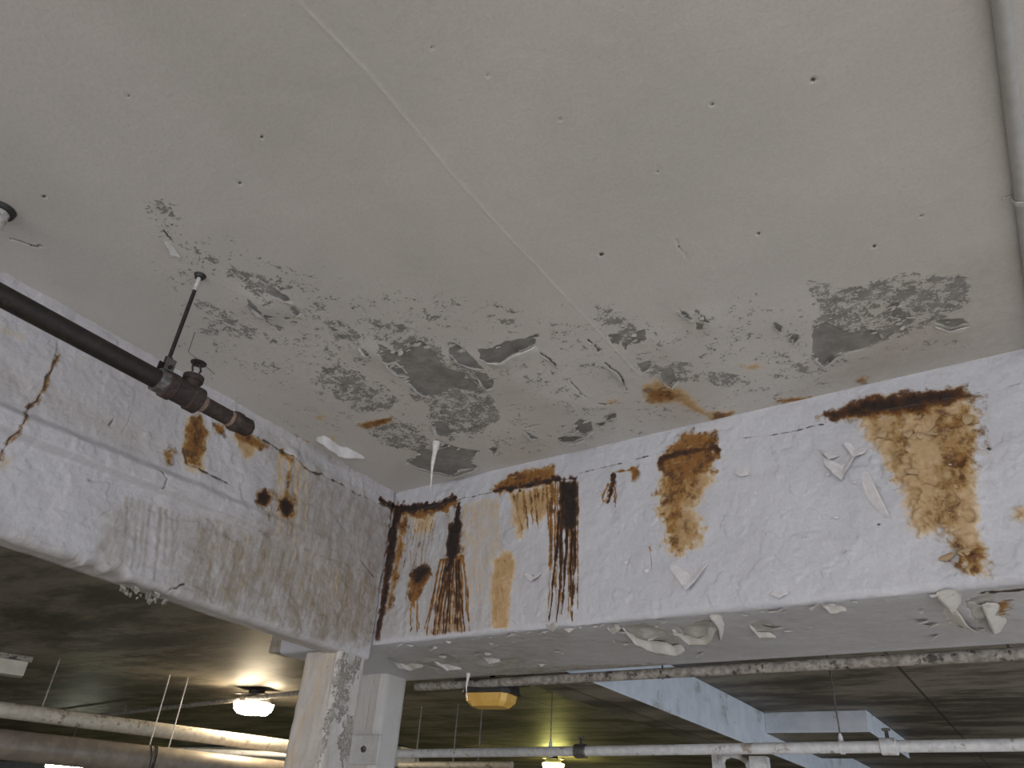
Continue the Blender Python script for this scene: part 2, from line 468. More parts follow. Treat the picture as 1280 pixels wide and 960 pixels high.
# ================================================================== THE SETTING
# ------------------------------------------------------------------ painted ceiling
gx = np.concatenate([np.arange(-2.10, .36, .0042), np.arange(.40, 7.6, .12)])
gy = np.concatenate([np.arange(-6.6, .24, .12), np.arange(.25, 2.12, .0042)])
U, V = np.meshgrid(gx, gy, indexing='ij')
ck = Skin(U, V, lambda x, y: onZ(ZC, x, y)[:2])
solid = [
    [(497,444),(512,436),(525,427),(541,438),(553,454),(575,463),(588,472),(600,485),(588,488),(569,485),(553,491),(541,494),(525,493),(508,476),(509,466),(497,454)],
    [(473,429),(484,434),(495,441),(494,451),(484,453),(477,449)],
    [(483,457),(491,455),(503,460),(508,468),(494,468)],
    [(561,429),(575,433),(591,447),(605,460),(588,458),(569,451),(561,440)],
    [(597,437),(616,435),(631,427),(656,424),(673,418),(669,430),(656,437),(641,442),(625,452),(609,452),(600,447)],
    [(591,462),(606,465),(617,473),(616,482),(608,486),(600,479)],
    [(538,527),(553,526),(566,538),(563,546),(550,544)],
    [(506,576),(519,572),(525,560),(547,563),(556,554),(575,560),(600,563),(588,576),(598,583),(575,587),(566,594),(541,590),(522,585)],
    [(585,535),(603,530),(600,540),(590,540)],
    [(444,427),(452,437),(461,444),(452,443)],
    [(307,369),(315,374),(328,390),(328,397),(318,392),(310,380)],
    [(333,356),(344,361),(364,374),(358,377),(341,368)],
    [(361,380),(376,390),(371,394),(363,387)],
    [(330,393),(341,395),(340,400),(331,399)], [(354,396),(363,395),(366,400),(357,400)], [(341,407),(354,410),(349,414)],
    [(967,403),(978,407),(976,415),(969,411)], [(987,418),(1000,418),(996,427),(988,425)],
    [(1015,407),(1035,403),(1061,416),(1096,414),(1101,425),(1079,436),(1048,442),(1031,456),(1017,447)],
    [(797,455),(812,452),(815,462),(803,466)], [(823,464),(838,460),(847,473),(838,482),(829,477)],
    [(845,385),(858,391),(866,399),(858,398)], [(870,388),(882,395),(887,403),(877,401)], [(871,402),(880,404),(878,412),(870,410)],
    [(1113,383),(1122,380),(1125,392),(1118,398)], [(1121,398),(1137,396),(1139,407),(1124,408)],
    [(1166,402),(1204,398),(1212,405),(1186,411)],
    [(760,420),(772,418),(776,428),(765,431)], [(790,418),(806,412),(808,424),(794,430)], [(776,428),(786,430),(782,438)],
]
for p in solid:
    ck.poly('bare', p, .004, .007)
for p in [[(719,530),(725,524),(733,529),(739,527),(741,538),(731,543),(719,540)], [(697,547),(712,546),(728,547),(716,553),(700,552)],
          [(657,540),(663,543),(673,549),(664,548)], [(611,561),(622,560),(618,566)], [(755,522),(768,517),(770,522),(760,526)], [(745,530),(757,528),(752,534)]]:
    ck.poly('bare', p, .004, .006); ck.poly('crack', p, .006, .008, .45)
ck.speckle([(480,430),(545,415),(600,470),(630,520),(605,540),(560,540),(525,505)], 1.18, 2, 40)
ck.speckle([(1012,352),(1060,362),(1130,340),(1205,350),(1212,385),(1165,412),(1100,432),(1030,460),(1012,440)], 1.13, 4, 50)
ck.speckle([(740,380),(790,385),(812,425),(790,438),(755,425)], 1.00, 1, 52)
ck.speckle([(800,450),(830,452),(900,462),(950,470),(940,485),(850,485),(805,470)], 0.96, 6, 55)
ck.speckle(ell(995, 466, 30, 11, -6), 0.92, 3, 55)
ck.speckle(ell(445, 487, 58, 24, 22), 1.02, 5, 58)
ck.speckle(ell(500, 545, 40, 16, 15), 1.05, 7, 52)
ck.speckle(ell(410, 420, 60, 26, 25), 0.79, 1, 60)
ck.speckle(ell(290, 405, 62, 20, 25), 0.90, 2, 60)
ck.speckle(ell(320, 350, 60, 16, 14), 0.84, 4, 62)
ck.speckle(ell(243, 318, 34, 16, 20), 0.87, 6, 60)
ck.speckle(ell(195, 258, 24, 14, 15), 0.77, 3, 65)
ck.speckle(ell(590, 395, 90, 22, 4), 0.64, 5, 60)
ck.speckle(ell(470, 415, 60, 22, 10), 0.74, 7, 58)
ck.speckle(ell(660, 480, 70, 45, 10), 0.59, 2, 55)
ck.speckle(ell(870, 410, 70, 30, 0), 0.61, 0, 58)
ck.speckle(ell(940, 420, 90, 35, -5), 0.59, 4, 55)
ck.speckle(ell(760, 490, 70, 40, 20), 0.59, 6, 50)
ck.speckle(ell(330, 470, 130, 50, 25), 0.54, 1, 60)
ck.speckle([(150,230),(420,330),(760,380),(1240,320),(1250,430),(900,540),(620,585),(380,530),(200,420)], .62, 3, 50, .12)
ck.speckle([(20,30),(1180,30),(1230,300),(760,370),(420,330),(20,330)], 0.15, 6, 42, .12)
for p, w in [([(756,454),(765,462),(775,469),(784,488)], .003), ([(675,441),(684,446),(695,457)], .003), ([(709,472),(722,486),(734,497)], .0018),
          ([(747,504),(757,506),(765,504)], .004), ([(12,299),(28,303),(42,308),(52,308)], .0025), ([(205,289),(209,296),(217,302)], .003),
          ([(735,425),(742,432),(748,440)], .003), ([(657,535),(665,532),(675,530)], .002),
          ([(845,300),(858,322)], .0012)]:
    ck.line('crack', p, w, .003, .001, .9, .002, sub=4)
for cx, cy, r in [(890,131,3),(1017,100,3.5),(752,318,3),(1093,308,3),(822,215,2),(948,292,2.5),(610,95,2),(327,172,2.5),(55,246,2.5),(1152,270,2),(300,230,2),(540,60,2),(700,150,2),(160,120,2)]:
    ck.poly('crack', ell(cx, cy, r, r * .7), .004, .002, .95)
# ochre seepage on the ceiling
for p, k in [([(803,483),(819,475),(854,487),(882,514),(917,514),(913,524),(889,526),(850,504),(811,504)], 'tan'),
          ([(805,488),(825,486),(848,493),(840,500),(815,502)], 'rust'), ([(890,516),(914,516),(910,523),(893,524)], 'rust'),
          ([(972,501),(1000,496),(1022,497),(1000,503)], 'rust'), ([(928,457),(948,455),(954,459),(935,462)], 'tan'),
          ([(447,531),(470,524),(491,521),(488,527),(460,535)], 'rust'), ([(1072,474),(1085,471),(1080,478)], 'rust'),
          ([(430,601),(440,599),(442,607),(434,608)], 'rust'), ([(410,545),(418,543),(416,550)], 'tan'), ([(395,520),(404,519),(401,524)], 'tan'),
          ([(758,500),(772,498),(775,503),(762,507)], 'tan'),
          ([(352,548),(366,543),(386,553),(383,560),(368,560)], 'rust'),
          ([(0,348),(20,356),(60,382),(118,402),(124,410),(100,408),(40,378),(0,356)], 'tan')]:
    ck.poly(k, p, .012, .012, .95)
ck.line('tan', [(770,512),(840,505)], .003, .012, .01, .5)
ck.poly('rust', [(612,608),(640,590),(688,580),(692,602),(660,612),(630,616)], .01, .012, 1)
ck.poly('rust', [(838,560),(850,548),(895,541),(898,556)], .01, .012, 1)
ck.poly('rust', [(1030,516),(1080,496),(1160,486),(1205,480),(1206,492),(1120,508),(1050,522)], .012, .012, 1)
# the white joint bead that runs across the ceiling
ck.line('ridge', [(330,-40),(372,0),(460,90),(560,212),(640,300),(720,385),(800,470)], .0010, .004, .001, 1.0)
# cleaner white margin along the beams
ck.poly('clean', [(350,548),(496,622),(590,597),(760,560),(1290,440),(1290,470),(700,600),(496,640),(340,560)], .02, .03, .8)
ck.poly('grime', [(1180,330),(1290,300),(1290,450),(1130,470),(900,530),(1080,440)], .08, .03, .28)  # soft darker tone over the right end of the ceiling
D = (fbm(U * 1.3, V * 1.3, 3, 2) - .5) * .008 + (fbm(U * 9, V * 9, 3, 5) - .5) * .0016
D -= ck.f['bare'] * .0025 + ck.f['crack'] * .002
D += ck.f['ridge'] * .002 + np.maximum(ck.f['rust'], ck.f['tan']) * (.001 + .006 * np.abs(ck.n1))
# swollen, blistered zones of loose paint
for cx, cy, r, h in [(640,470,.16,.012),(700,500,.15,.010),(330,378,.10,.012),(470,440,.09,.008),(820,430,.10,.006),(1000,400,.12,.005),(560,455,.10,.009),(880,400,.08,.006)]:
    c = onZ(ZC, cx, cy)
    D += h * np.exp(-((U - c[0]) ** 2 + (V - c[1]) ** 2) / (r * r) * 2)
Dedge = sst(.0, .08, np.minimum(U - XL, YR - V))
D *= Dedge
P = np.stack([U, V, ZC - D], -1)
x0, x1, y0, y1 = gx[0], gx[-1], gy[0], gy[-1]
ext = ([(x0, y0, ZC + .02), (x1, y0, ZC + .02), (x1, y1, ZC + .02), (x0, y1, ZC + .02), (x0, y0, ZC + .25), (x1, y0, ZC + .25), (x1, y1, ZC + .25), (x0, y1, ZC + .25)],
       [(4, 5, 6, 7), (0, 1, 5, 4), (1, 2, 6, 5), (2, 3, 7, 6), (3, 0, 4, 7)])
ceiling = surface('ceiling', P, ck.attrs(), M_CEIL, None, True, ext)
tag(ceiling, 'grey-white painted concrete ceiling with paint flaking off in patches', 'ceiling', kind='structure')

# ------------------------------------------------------------------ right beam (runs along X)
bx = np.concatenate([np.arange(-2.60, -2.13, .03), np.arange(-2.12, .32, .0031), np.arange(.35, 7.5, .12)])
fz = np.arange(ZC + .012, ZS + .016, -.0031)
sy = np.concatenate([np.arange(YR + .016, YB - .01, .0055), [YB]])
U, V = np.meshgrid(bx, fz, indexing='ij')
rk = Skin(U, V, lambda x, y: onY(YR, x, y)[[0, 2]])
L = rk.line; 
# joint line below the ceiling and the crack half way down
L('crack', [(512,640),(560,628),(610,616),(700,597),(830,565),(900,553),(1000,536),(1100,514),(1200,496),(1275,480)], .0022, .003, .003, .85, .002, sub=8)
L('crack', [(600,717),(650,709),(700,703),(735,695),(800,684),(905,672),(945,665),(1000,672),(1077,674),(1110,690),(1150,712),(1200,728)], .0008, .003, .001, .55, .003, sub=6)
L('crack', [(480,742),(520,735),(560,727),(600,717)], .0008, .003, .001, .4, .002, sub=4)
for p in [[(1022,524),(1030,520)], [(1096,655),(1102,657)], [(770,640),(776,655),(772,668)], [(897,630),(898,632)], [(680,645),(681,646)], [(1180,560),(1182,561)], [(1250,596),(1254,597)],
          [(1160,700),(1190,712),(1198,725)], [(758,720),(763,724),(770,718)], [(764,745),(768,740)], [(965,690),(985,712),(1010,722)], [(1060,655),(1075,667)]]:
    L('crack', p, .0012, .003, .002, .5)
for p in [[(1098,655),(1101,655)], [(1140,540),(1142,541)], [(1235,560),(1237,561)], [(890,600),(891,601)]]:
    L('crack', p, .0035, .002, .001, 1)
# a: dark run down the inner corner
L('dark', [(497,640),(490,690),(482,740),(470,808)], (.024, .022, .015, .010), .010, .012, .95, .002, sub=4)
L('rust', [(506,650),(498,700),(488,760)], (.022, .02, .008), .016, .018, .8)
rk.drips('rust', (500,660), (545,650), (478,790), (520,790), 12, (.003, .0015), .55, .003, .7)
rk.poly('grime', [(475,800),(497,645),(620,622),(640,700),(620,795)], .03, .02, .45)
# crusts along the joint
L('dark', [(478,626),(495,634),(520,636),(545,632),(568,622)], (.012, .016, .020, .016, .010), .008, .022, 1)
L('rust', [(480,630),(520,642),(566,630)], (.018, .026, .016), .012, .03, .9)
rk.poly('tan', [(512,640),(548,636),(540,665),(520,672)], .016, .016, .7)
# b: brown patch with runs
rk.poly('dark', [(517,712),(534,706),(538,712),(530,724),(520,730)], .006, .012, 1)
rk.poly('rust', [(514,718),(536,708),(538,718),(524,745),(518,760),(512,752)], .006, .012, 1)
rk.drips('rust', (514,745), (524,745), (512,790), (524,796), 4, (.004, .002), .9)
# c: long dark run fanning out to brown threads
L('dark', [(574,630),(571,655),(567,690),(560,712)], (.006, .018, .018, .010), .006, .012, 1)
rk.poly('dark', [(562,655),(577,652),(574,690),(563,705),(558,690)], .006, .01, 1)
rk.poly('rust', [(562,650),(580,640),(582,690),(575,720),(580,798),(536,800),(545,745),(556,700)], .012, .02, .40)
rk.drips('dark', (556,705), (576,700), (536,800), (580,798), 11, (.0035, .0018), .95, .0025, .2)
rk.drips('rust', (550,700), (580,695), (530,800), (592,798), 18, (.0045, .0025), 1, .003, .25)
rk.drips('tan', (580,630), (622,622), (585,798), (625,795), 14, (.008, .004), .5, .003, .6)
# e: tan arch
rk.poly('tan', [(614,790),(613,730),(618,700),(628,689),(640,690),(645,702),(638,740),(634,788)], .006, .008, .92)
rk.drips('rust', (618,700), (642,700), (614,790), (632,790), 4, (.002, .001), .35)
# f: ochre bloom at the joint
rk.poly('rust', [(614,612),(640,592),(692,582),(694,604),(650,612),(625,618)], .01, .012, .95)
rk.poly('tan', [(636,616),(692,604),(692,640),(676,650),(660,645),(652,672),(645,668),(640,640)], .012, .02, .95)
L('dark', [(616,614),(650,609),(690,600),(720,598)], (.006, .010, .010, .006), .006, .018, 1)
rk.drips('rust', (640,618), (692,608), (648,668), (692,660), 10, (.005, .002), .7, .003, .7)
# g: black run
rk.poly('dark', [(701,602),(721,600),(722,640),(718,662),(704,660),(700,635)], .006, .010, 1)
rk.drips('dark', (698,640), (722,640), (686,782), (720,782), 8, (.0045, .002), 1, .0028, .25)
rk.drips('rust', (688,604), (723,602), (684,784), (722,782), 14, (.004, .0018), .9, .003, .35)
L('rust', [(690,605),(689,660),(686,705)], (.007, .006, .004), .004, .008, 1)
# h: small branching runs
L('dark', [(768,594),(764,612),(760,628)], (.010, .007, .002), .005, .010, .95)
rk.drips('rust', (760,605), (770,605), (752,634), (768,638), 6, (.003, .0015), .9, .004)
rk.poly('rust', [(788,584),(797,582),(797,598),(790,601)], .006, .01, .95)
L('rust', [(770,590),(788,587)], .004, .006, .006, .8)
L('rust', [(812,684),(813,688)], .004, .004, .004, .9); L('rust', [(813,688),(814,712)], .0012, .003, .001, .7)
# i: big rust stain
rk.poly('rust', [(836,558),(855,545),(896,541),(893,560),(898,575),(888,588),(868,600),(846,604),(828,600),(824,575)], .014, .03, .95)
rk.poly('rust', [(826,600),(872,590),(866,625),(852,650),(846,685),(834,680),(828,640)], .02, .05, .62)
rk.poly('rust', [(852,650),(872,655),(868,680),(850,688)], .02, .04, .5)
rk.poly('tan', [(824,570),(895,560),(890,600),(868,636),(880,655),(874,682),(848,694),(832,686),(824,640)], .014, .03, 1)
L('dark', [(826,574),(850,567),(890,560),(898,562)], (.012, .012, .010, .005), .008, .02, .8)
# k: large scaling stain
rk.poly('dark', [(1028,517),(1080,500),(1150,488),(1200,486),(1208,496),(1150,512),(1080,519),(1040,524)], .010, .016, .85)
rk.poly('rust', [(1024,520),(1090,496),(1206,484),(1212,500),(1140,520),(1060,524)], .012, .014, .95)
rk.poly('tan', [(1070,522),(1140,512),(1212,496),(1222,520),(1216,570),(1222,620),(1228,690),(1236,720),(1204,718),(1196,690),(1178,660),(1150,672),(1132,640),(1120,600),(1096,566),(1082,545)], .012, .02, .9)
rk.poly('rust', [(1100,530),(1135,520),(1130,560),(1140,590),(1120,585),(1105,555)], .03, .04, .55)
rk.poly('rust', [(1168,520),(1215,500),(1222,560),(1210,610),(1190,640),(1195,700),(1180,690),(1176,600)], .03, .05, .6)
rk.poly('rust', [(1196,690),(1222,684),(1236,712),(1205,716)], .02, .04, .8)
rk.poly('clean', [(1190,533),(1205,530),(1208,560),(1196,565)], .008, .01, 1)
rk.poly('tan', [(1268,636),(1290,632),(1290,652),(1270,650)], .01, .01, 1)
rk.poly('rust', [(1230,728),(1290,724),(1290,742),(1240,742)], .01, .016, .8)
L('dark', [(1232,739),(1290,736)], .006, .004, .006, .9)
# peeled places showing grey under-paint
rk.poly('bare', [(837,708),(885,703),(880,720),(868,726),(862,738),(850,735)], .004, .006, .35)
rk.poly('bare', [(1026,560),(1050,565),(1075,565),(1062,600),(1040,598)], .004, .006, .3)
rk.poly('bare', [(655,718),(675,717),(670,724),(664,726)], .003, .004, .6)
rk.poly('grime', [(470,805),(640,795),(720,780),(720,700),(640,640),(500,650)], .04, .03, .22)
D = (fbm(U * 3, V * 3, 3, 2) - .5) * .014 + (fbm(U * 18, V * 18, 5, 4, .62) - .5) * .010 + sst(.60, .66, fbm(U * 11, V * 11, 4, 6)) * .0025
D += np.maximum(rk.f['rust'], rk.f['dark']) * (.001 + .007 * np.abs(rk.n1)) - rk.f['crack'] * .003
sc_ = rk.f['tan'] * sst(-.75, -.55, U) * sst(.2, .1, U)
plates = fbm(U * 26, V * 26, 3, 6)
D += sc_ * (sst(.47, .50, plates) * .008 + sst(.56, .58, plates) * .006)
D -= rk.f['bare'] * .003
Dj = sst(0, .004, np.abs(V - ZC + .0))           # keep the top row in place
P1 = np.stack([U, YR - D * Dj, V], -1)
A1 = rk.attrs()
U2, V2 = np.meshgrid(bx, sy, indexing='ij')
sk = Skin(U2, V2, lambda x, y: onZ(ZS, x, y)[:2])
for p in [[(520,824),(560,817),(575,828),(545,836)], [(780,785),(805,780),(835,792),(850,806),(825,812),(790,805)], [(850,785),(885,775),(890,795),(870,805)],
          [(936,782),(950,776),(975,784),(965,792),(950,795)], [(1205,752),(1235,742),(1250,760),(1225,780)], [(612,826),(650,822),(655,830),(620,834)]]:
    sk.poly('bare', p, .006, .012, .75)
sk.poly('grime', [(480,812),(720,785),(700,850),(510,850)], .04, .04, .4)
sk.poly('grime', [(480,812),(1280,735),(1280,800),(510,850)], .04, .06, .22)
sk.speckle([(540,820),(650,800),(700,838),(560,848)], .62, 3, 45)
sk.poly('grime', [(590,846),(640,836),(720,832),(830,828),(832,834),(700,842),(600,852)], .010, .03, .9)  # dark strip along the back edge, above the conduit
for p in [[(498,826),(512,826),(505,830)], [(955,782),(966,785)], [(870,778),(890,776)], [(560,836),(580,832)], [(1155,780),(1162,781)]]:
    sk.line('crack', p, .004, .004, .006, .8)
sk.poly('rust', [(1245,755),(1262,750),(1258,768),(1248,766)], .01, .02, .8)
sk.line('dark', [(1232,742),(1290,737)], .008, .006, .01, .9)
D2 = (fbm(U2 * 4, V2 * 4, 3, 3) - .5) * .010 + (fbm(U2 * 25, V2 * 25, 3, 1) - .5) * .003 - sk.f['bare'] * .004
for cx, cy, r, h in [(810,795,.06,.02),(870,790,.05,.02),(1220,765,.08,.02),(530,826,.06,.012),(610,830,.07,.012)]:
    c = onZ(ZS, cx, cy); D2 += h * np.exp(-((U2 - c[0]) ** 2 + (V2 - c[1]) ** 2) / (r * r) * 2)
P2 = np.stack([U2, V2, ZS - D2 * sst(0, .05, V2 - YR) * sst(0, .03, YB - V2)], -1)
lip = np.stack([np.stack([bx, np.full(len(bx), YR + .003), np.full(len(bx), ZS + .006)], -1), np.stack([bx, np.full(len(bx), YR + .007), np.full(len(bx), ZS + .002)], -1)], 1)
lip[:, :, 2] += ((fbm(bx * 12, bx * 0, 4, 2) - .5) * .014)[:, None]
back = np.stack([np.stack([bx, np.full(len(bx), YB), np.full(len(bx), z)], -1) for z in (ZS + .1, ZC + .05)], 1)
P = np.concatenate([P1, lip, P2, back], 1)
zero = lambda n: np.zeros((len(bx), n, 4))
AT = {k: np.concatenate([A1[k], zero(2), sk.attrs()[k], zero(2)], 1) for k in A1}
beam_right = surface('beam_right', P, AT, M_FACE_R, None, False)
tag(beam_right, 'white-painted concrete beam with long rust runs, above the hanging conduit', 'beam', kind='structure')

# ------------------------------------------------------------------ left beam (runs along Y)
by = np.concatenate([np.arange(-6.5, .28, .12), np.arange(.30, YR - .012, .0033), [YR - .010]])
def zbot(y): return EYE + np.interp(y, [-7, .74, 1.81, 2.1], [.567, .567, .5435, .538])
nf = 200
tt = np.linspace(0, 1, nf)
U = np.repeat(by[:, None], nf, 1)
zb = zbot(by)
jag = np.exp(-((by - 1.02) / .10) ** 2) * (fbm(by * 30, by * 0, 4, 3) - .25) * .055      # broken lower arris
zb2 = zb + .012 + jag + (fbm(by * 14, by * 0, 4, 6) - .5) * .010
V = (ZC + .012) + (zb2[:, None] - ZC - .012) * tt[None, :]
lk = Skin(U, V, lambda x, y: onX(XL, x, y)[[1, 2]])
L = lk.line
L('crack', [(310,541),(345,560),(380,585),(420,602),(460,622),(490,636)], .003, .004, .005, .9, .003, sub=6)
L('crack', [(71,429),(69,448),(56,474),(50,493),(34,512),(25,527),(17,543),(0,573)], .0022, .003, .003, .8, .002, sub=6)
L('rust', [(71,432),(69,448),(56,474),(50,493),(34,512),(25,527),(17,543),(0,573)], .004, .008, .010, .62, .002, sub=6)
L('crack', [(228,560),(232,580),(255,592),(294,609)], .003, .003, .004, .8, .002, sub=4)
L('crack', [(110,600),(150,606),(200,612),(240,630),(319,662),(380,686),(440,708),(472,720)], .0016, .005, .006, .55, .002, sub=6)
L('crack', [(198,612),(203,600),(196,590)], .003, .003, .003, .7); L('crack', [(258,545),(256,565),(248,580)], .0014, .003, .002, .6, .002, sub=4)
L('crack', [(180,742),(205,742),(215,736),(230,730)], .003, .003, .004, .9, .002, sub=3)
L('crack', [(135,532),(140,525)], .003, .003, .003, .6); L('crack', [(125,465),(137,462)], .003, .003, .003, .5)
L('crack', [(165,515),(150,545)], .0012, .003, .002, .4, sub=4, jit=.004); L('crack', [(450,700),(462,715),(468,720)], .003, .003, .003, .8)
L('crack', [(418,646),(430,662)], .002, .003, .003, .7)
# ledge groove dirt and long grey-brown runs below it
lk.poly('grime', [(330,545),(490,640),(470,810),(380,800),(200,748),(230,650),(320,660),(345,610)], .05, .04, .75)
lk.poly('grime', [(240,650),(320,672),(470,725),(465,805),(390,800),(235,745)], .03, .03, .98)
lk.poly('grime', [(0,660),(200,735),(390,795),(390,812),(0,690)], .03, .02, .55)
lk.poly('grime', [(130,640),(165,640),(160,690),(140,720),(120,690)], .03, .04, .6)
lk.drips('grime', (150,620), (470,722), (140,740), (465,800), 46, (.006, .003), 1, .003, .5, .005)
lk.drips('tan', (250,640), (470,725), (235,740), (465,800), 26, (.004, .002), .42, .003, .5)
L('dark', [(492,640),(485,690),(476,740),(466,806)], (.014, .012, .010, .008), .010, .010, .9)
# rust
lk.poly('tan', [(232,522),(250,520),(260,545),(252,590),(232,590),(224,560)], .010, .010, .8)
lk.poly('rust', [(236,520),(248,520),(257,540),(254,562),(244,585),(230,578),(230,540)], .008, .014, .95)
lk.poly('rust', [(204,566),(216,560),(214,580),(206,580)], .010, .016, .8)
lk.poly('rust', [(264,530),(278,533),(278,544),(268,542)], .008, .010, .9)
lk.poly('rust', [(285,538),(312,541),(335,560),(322,562),(296,548)], .008, .012, .9)
lk.poly('tan', [(288,545),(322,556),(318,572),(305,574)], .010, .014, .9)
L('rust', [(350,565),(362,580),(355,620),(350,655)], (.010, .008, .008, .003), .010, .014, .75)
lk.drips('tan', (345,562), (380,585), (340,665), (375,690), 10, (.006, .003), .7)
lk.poly('dark', [(320,618),(330,613),(336,622),(330,632),(322,628)], .006, .010, 1)
lk.poly('dark', [(348,627),(358,624),(364,634),(358,646),(350,640)], .006, .010, 1)
lk.poly('rust', [(318,614),(338,612),(338,632),(322,634)], .012, .014, .8); lk.poly('rust', [(344,622),(366,622),(366,650),(350,648)], .012, .014, .8)
lk.drips('rust', (322,625), (362,640), (322,650), (355,665), 8, (.002, .001), .6)
lk.poly('tan', [(0,575),(16,572),(10,584),(0,590)], .012, .01, .6); lk.poly('tan', [(98,445),(104,446),(98,458),(94,462)], .012, .01, .6)
lk.poly('tan', [(0,408),(30,420),(26,428),(0,416)], .012, .012, .5)
L('dark', [(474,624),(488,632),(496,636)], .012, .006, .016, 1)
lk.poly('clean', [(352,562),(372,560),(386,580),(372,588),(356,580)], .008, .01, 1)
# ledge: a rounded band that dies out towards the corner
zl = EYE + np.interp(U, [.64, 2.07], [.815, .862])
tap = np.interp(U, [.5, 1.1, 1.5, 1.8], [1, .85, .45, .12])
d_ = V - zl
D = tap * .030 * sst(-.012, .010, d_) * (1 - .8 * sst(.045, .075, d_))
D += (fbm(U * 3, V * 3, 3, 5) - .5) * .014 + (fbm(U * 16, V * 16, 5, 7, .65) - .5) * .014 + sst(.56, .62, fbm(U * 9, V * 9, 4, 2)) * .003
D += np.maximum(lk.f['rust'], lk.f['dark']) * (.001 + .007 * np.abs(lk.n1)) - lk.f['crack'] * .004
for cx, cy, r, h in [(365,572,.05,.02),(255,600,.07,.012),(310,600,.08,.010)]:
    c = onX(XL, cx, cy); D += h * np.exp(-((U - c[1]) ** 2 + (V - c[2]) ** 2) / (r * r) * 2)
P1 = np.stack([XL + D, U, V], -1)
WL = .082
sx_ = [.012, .03, .05, .068, WL]
P2 = np.stack([np.stack([np.full(len(by), XL - s), by, zb + jag * .8 * (1 - s / WL) + (fbm(by * 16, by * 0 + s * 40, 3, 2) - .5) * .006], -1) for s in sx_], 1)
back = np.stack([np.stack([np.full(len(by), XL - WL), by, np.full(len(by), z)], -1) for z in (EYE + .62, ZC + .05)], 1)
A1 = lk.attrs()
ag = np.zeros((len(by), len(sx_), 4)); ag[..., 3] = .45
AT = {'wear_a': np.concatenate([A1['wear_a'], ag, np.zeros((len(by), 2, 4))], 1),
      'wear_b': np.concatenate([A1['wear_b'], np.zeros((len(by), len(sx_) + 2, 4))], 1),
      'wear_c': np.concatenate([A1['wear_c'], np.zeros((len(by), len(sx_) + 2, 4))], 1)}
P = np.concatenate([P1, P2, back], 1)
beam_left = surface('beam_left', P, AT, M_FACE_L, None, True,
                    ([tuple(P[-1, 0]), tuple(P[-1, nf - 1]), tuple(P[-1, nf + 4]), tuple(P[-1, -1])], [(0, 1, 2, 3)]))
tag(beam_left, 'grimy white concrete beam with a ledge, behind the dark iron pipe', 'beam', kind='structure')

# ------------------------------------------------------------------ columns
def column(name, x0, x1, y0, y1, z0, z1, label, mat, fac=1.0, r=.014, step=.006, zstep=.006, hot=None, wear=None):
    """an upright with softly rounded arrises and rough plaster."""
    pts = []
    cs = [(x1 - r, y0 + r, -90), (x1 - r, y1 - r, 0), (x0 + r, y1 - r, 90), (x0 + r, y0 + r, 180)]
    for i, (cx, cy, a0) in enumerate(cs):
        for k in range(4):
            a = math.radians(a0 + 30 * k); pts.append((cx + r * math.cos(a), cy + r * math.sin(a), math.cos(a), math.sin(a)))
        nx, ny, na = cs[(i + 1) % 4]
        ax, ay = pts[-1][0], pts[-1][1]
        a = math.radians(na); bx_, by_ = nx + r * math.cos(a), ny + r * math.sin(a)
        n = max(2, int(math.hypot(bx_ - ax, by_ - ay) / step))
        for k in range(1, n):
            pts.append((ax + (bx_ - ax) * k / n, ay + (by_ - ay) * k / n, pts[-1][2], pts[-1][3]))
    pts.append(pts[0])
    pts = np.array(pts)
    zz = np.concatenate([np.arange(z1, max(z0, EYE + .05), -zstep), np.linspace(max(z0, EYE + .05), z0, 12)])
    per = np.concatenate([[0], np.cumsum(np.hypot(*np.diff(pts[:, :2], axis=0).T))])
    per[-1] = 0 if False else per[-1]
    S_, Z_ = np.meshgrid(per, zz, indexing='ij')
    D = (fbm(S_ * 9, Z_ * 6, 4, 3) - .5) * .010 * fac + (fbm(S_ * 55, Z_ * 18, 3, 6) - .5) * .004 * fac
    D[-1] = D[0]
    P = np.stack([pts[:, 0:1] + pts[:, 2:3] * D, pts[:, 1:2] + pts[:, 3:4] * D, Z_], -1)
    f = {'wear_a': np.zeros(P.shape[:2] + (4,)), 'wear_b': np.zeros(P.shape[:2] + (4,)), 'wear_c': np.zeros(P.shape[:2] + (4,))}
    if wear: wear(f, P, S_, Z_)
    o = surface(name, P, f, mat, None, True)
    tag(o, label, 'column', kind='structure')
    return o
def wear_left(f, P, S_, Z_):
    west = sst(-2.085, -2.10, P[..., 0])
    f['wear_a'][..., 3] = .38 * west + .42 * (1 - west)
    f['wear_c'][..., :] = (.45 * west + .95 * (1 - west))[..., None] * sst(.25, .6, fbm(S_ * 26, Z_ * 7, 3, 2))[..., None]
    f['wear_a'][..., 2] = .35 * west * sst(.45, .6, fbm(S_ * 20, Z_ * 5, 3, 4))
column('column_left', -2.262, -2.078, 1.950, 2.088, 0, EYE + .548, 'rough white concrete column under the grimy ledged beam', M_COLUMN, 1.0, wear=wear_left)
def wear_right(f, P, S_, Z_):
    f['wear_a'][..., 3] = .16
    f['wear_b'][..., 1] = .5 * sst(.0014, .0006, np.abs(P[..., 0] - (-2.50 + .02 * fbm(Z_ * 9, Z_ * 0, 3, 1)))) * (P[..., 1] < 2.58)
column('column_right', -2.80, -2.42, 2.566, 2.728, 0, ZS + .002, 'smooth white column under the rust-streaked beam', M_COLUMN, .35, .03, wear=wear_right)
pil = column('column_pilaster', -2.305, -2.20, 2.0, 2.10, 0, EYE + .520, 'narrow pilaster tucked behind the rough white column', M_COLUMN, .6)

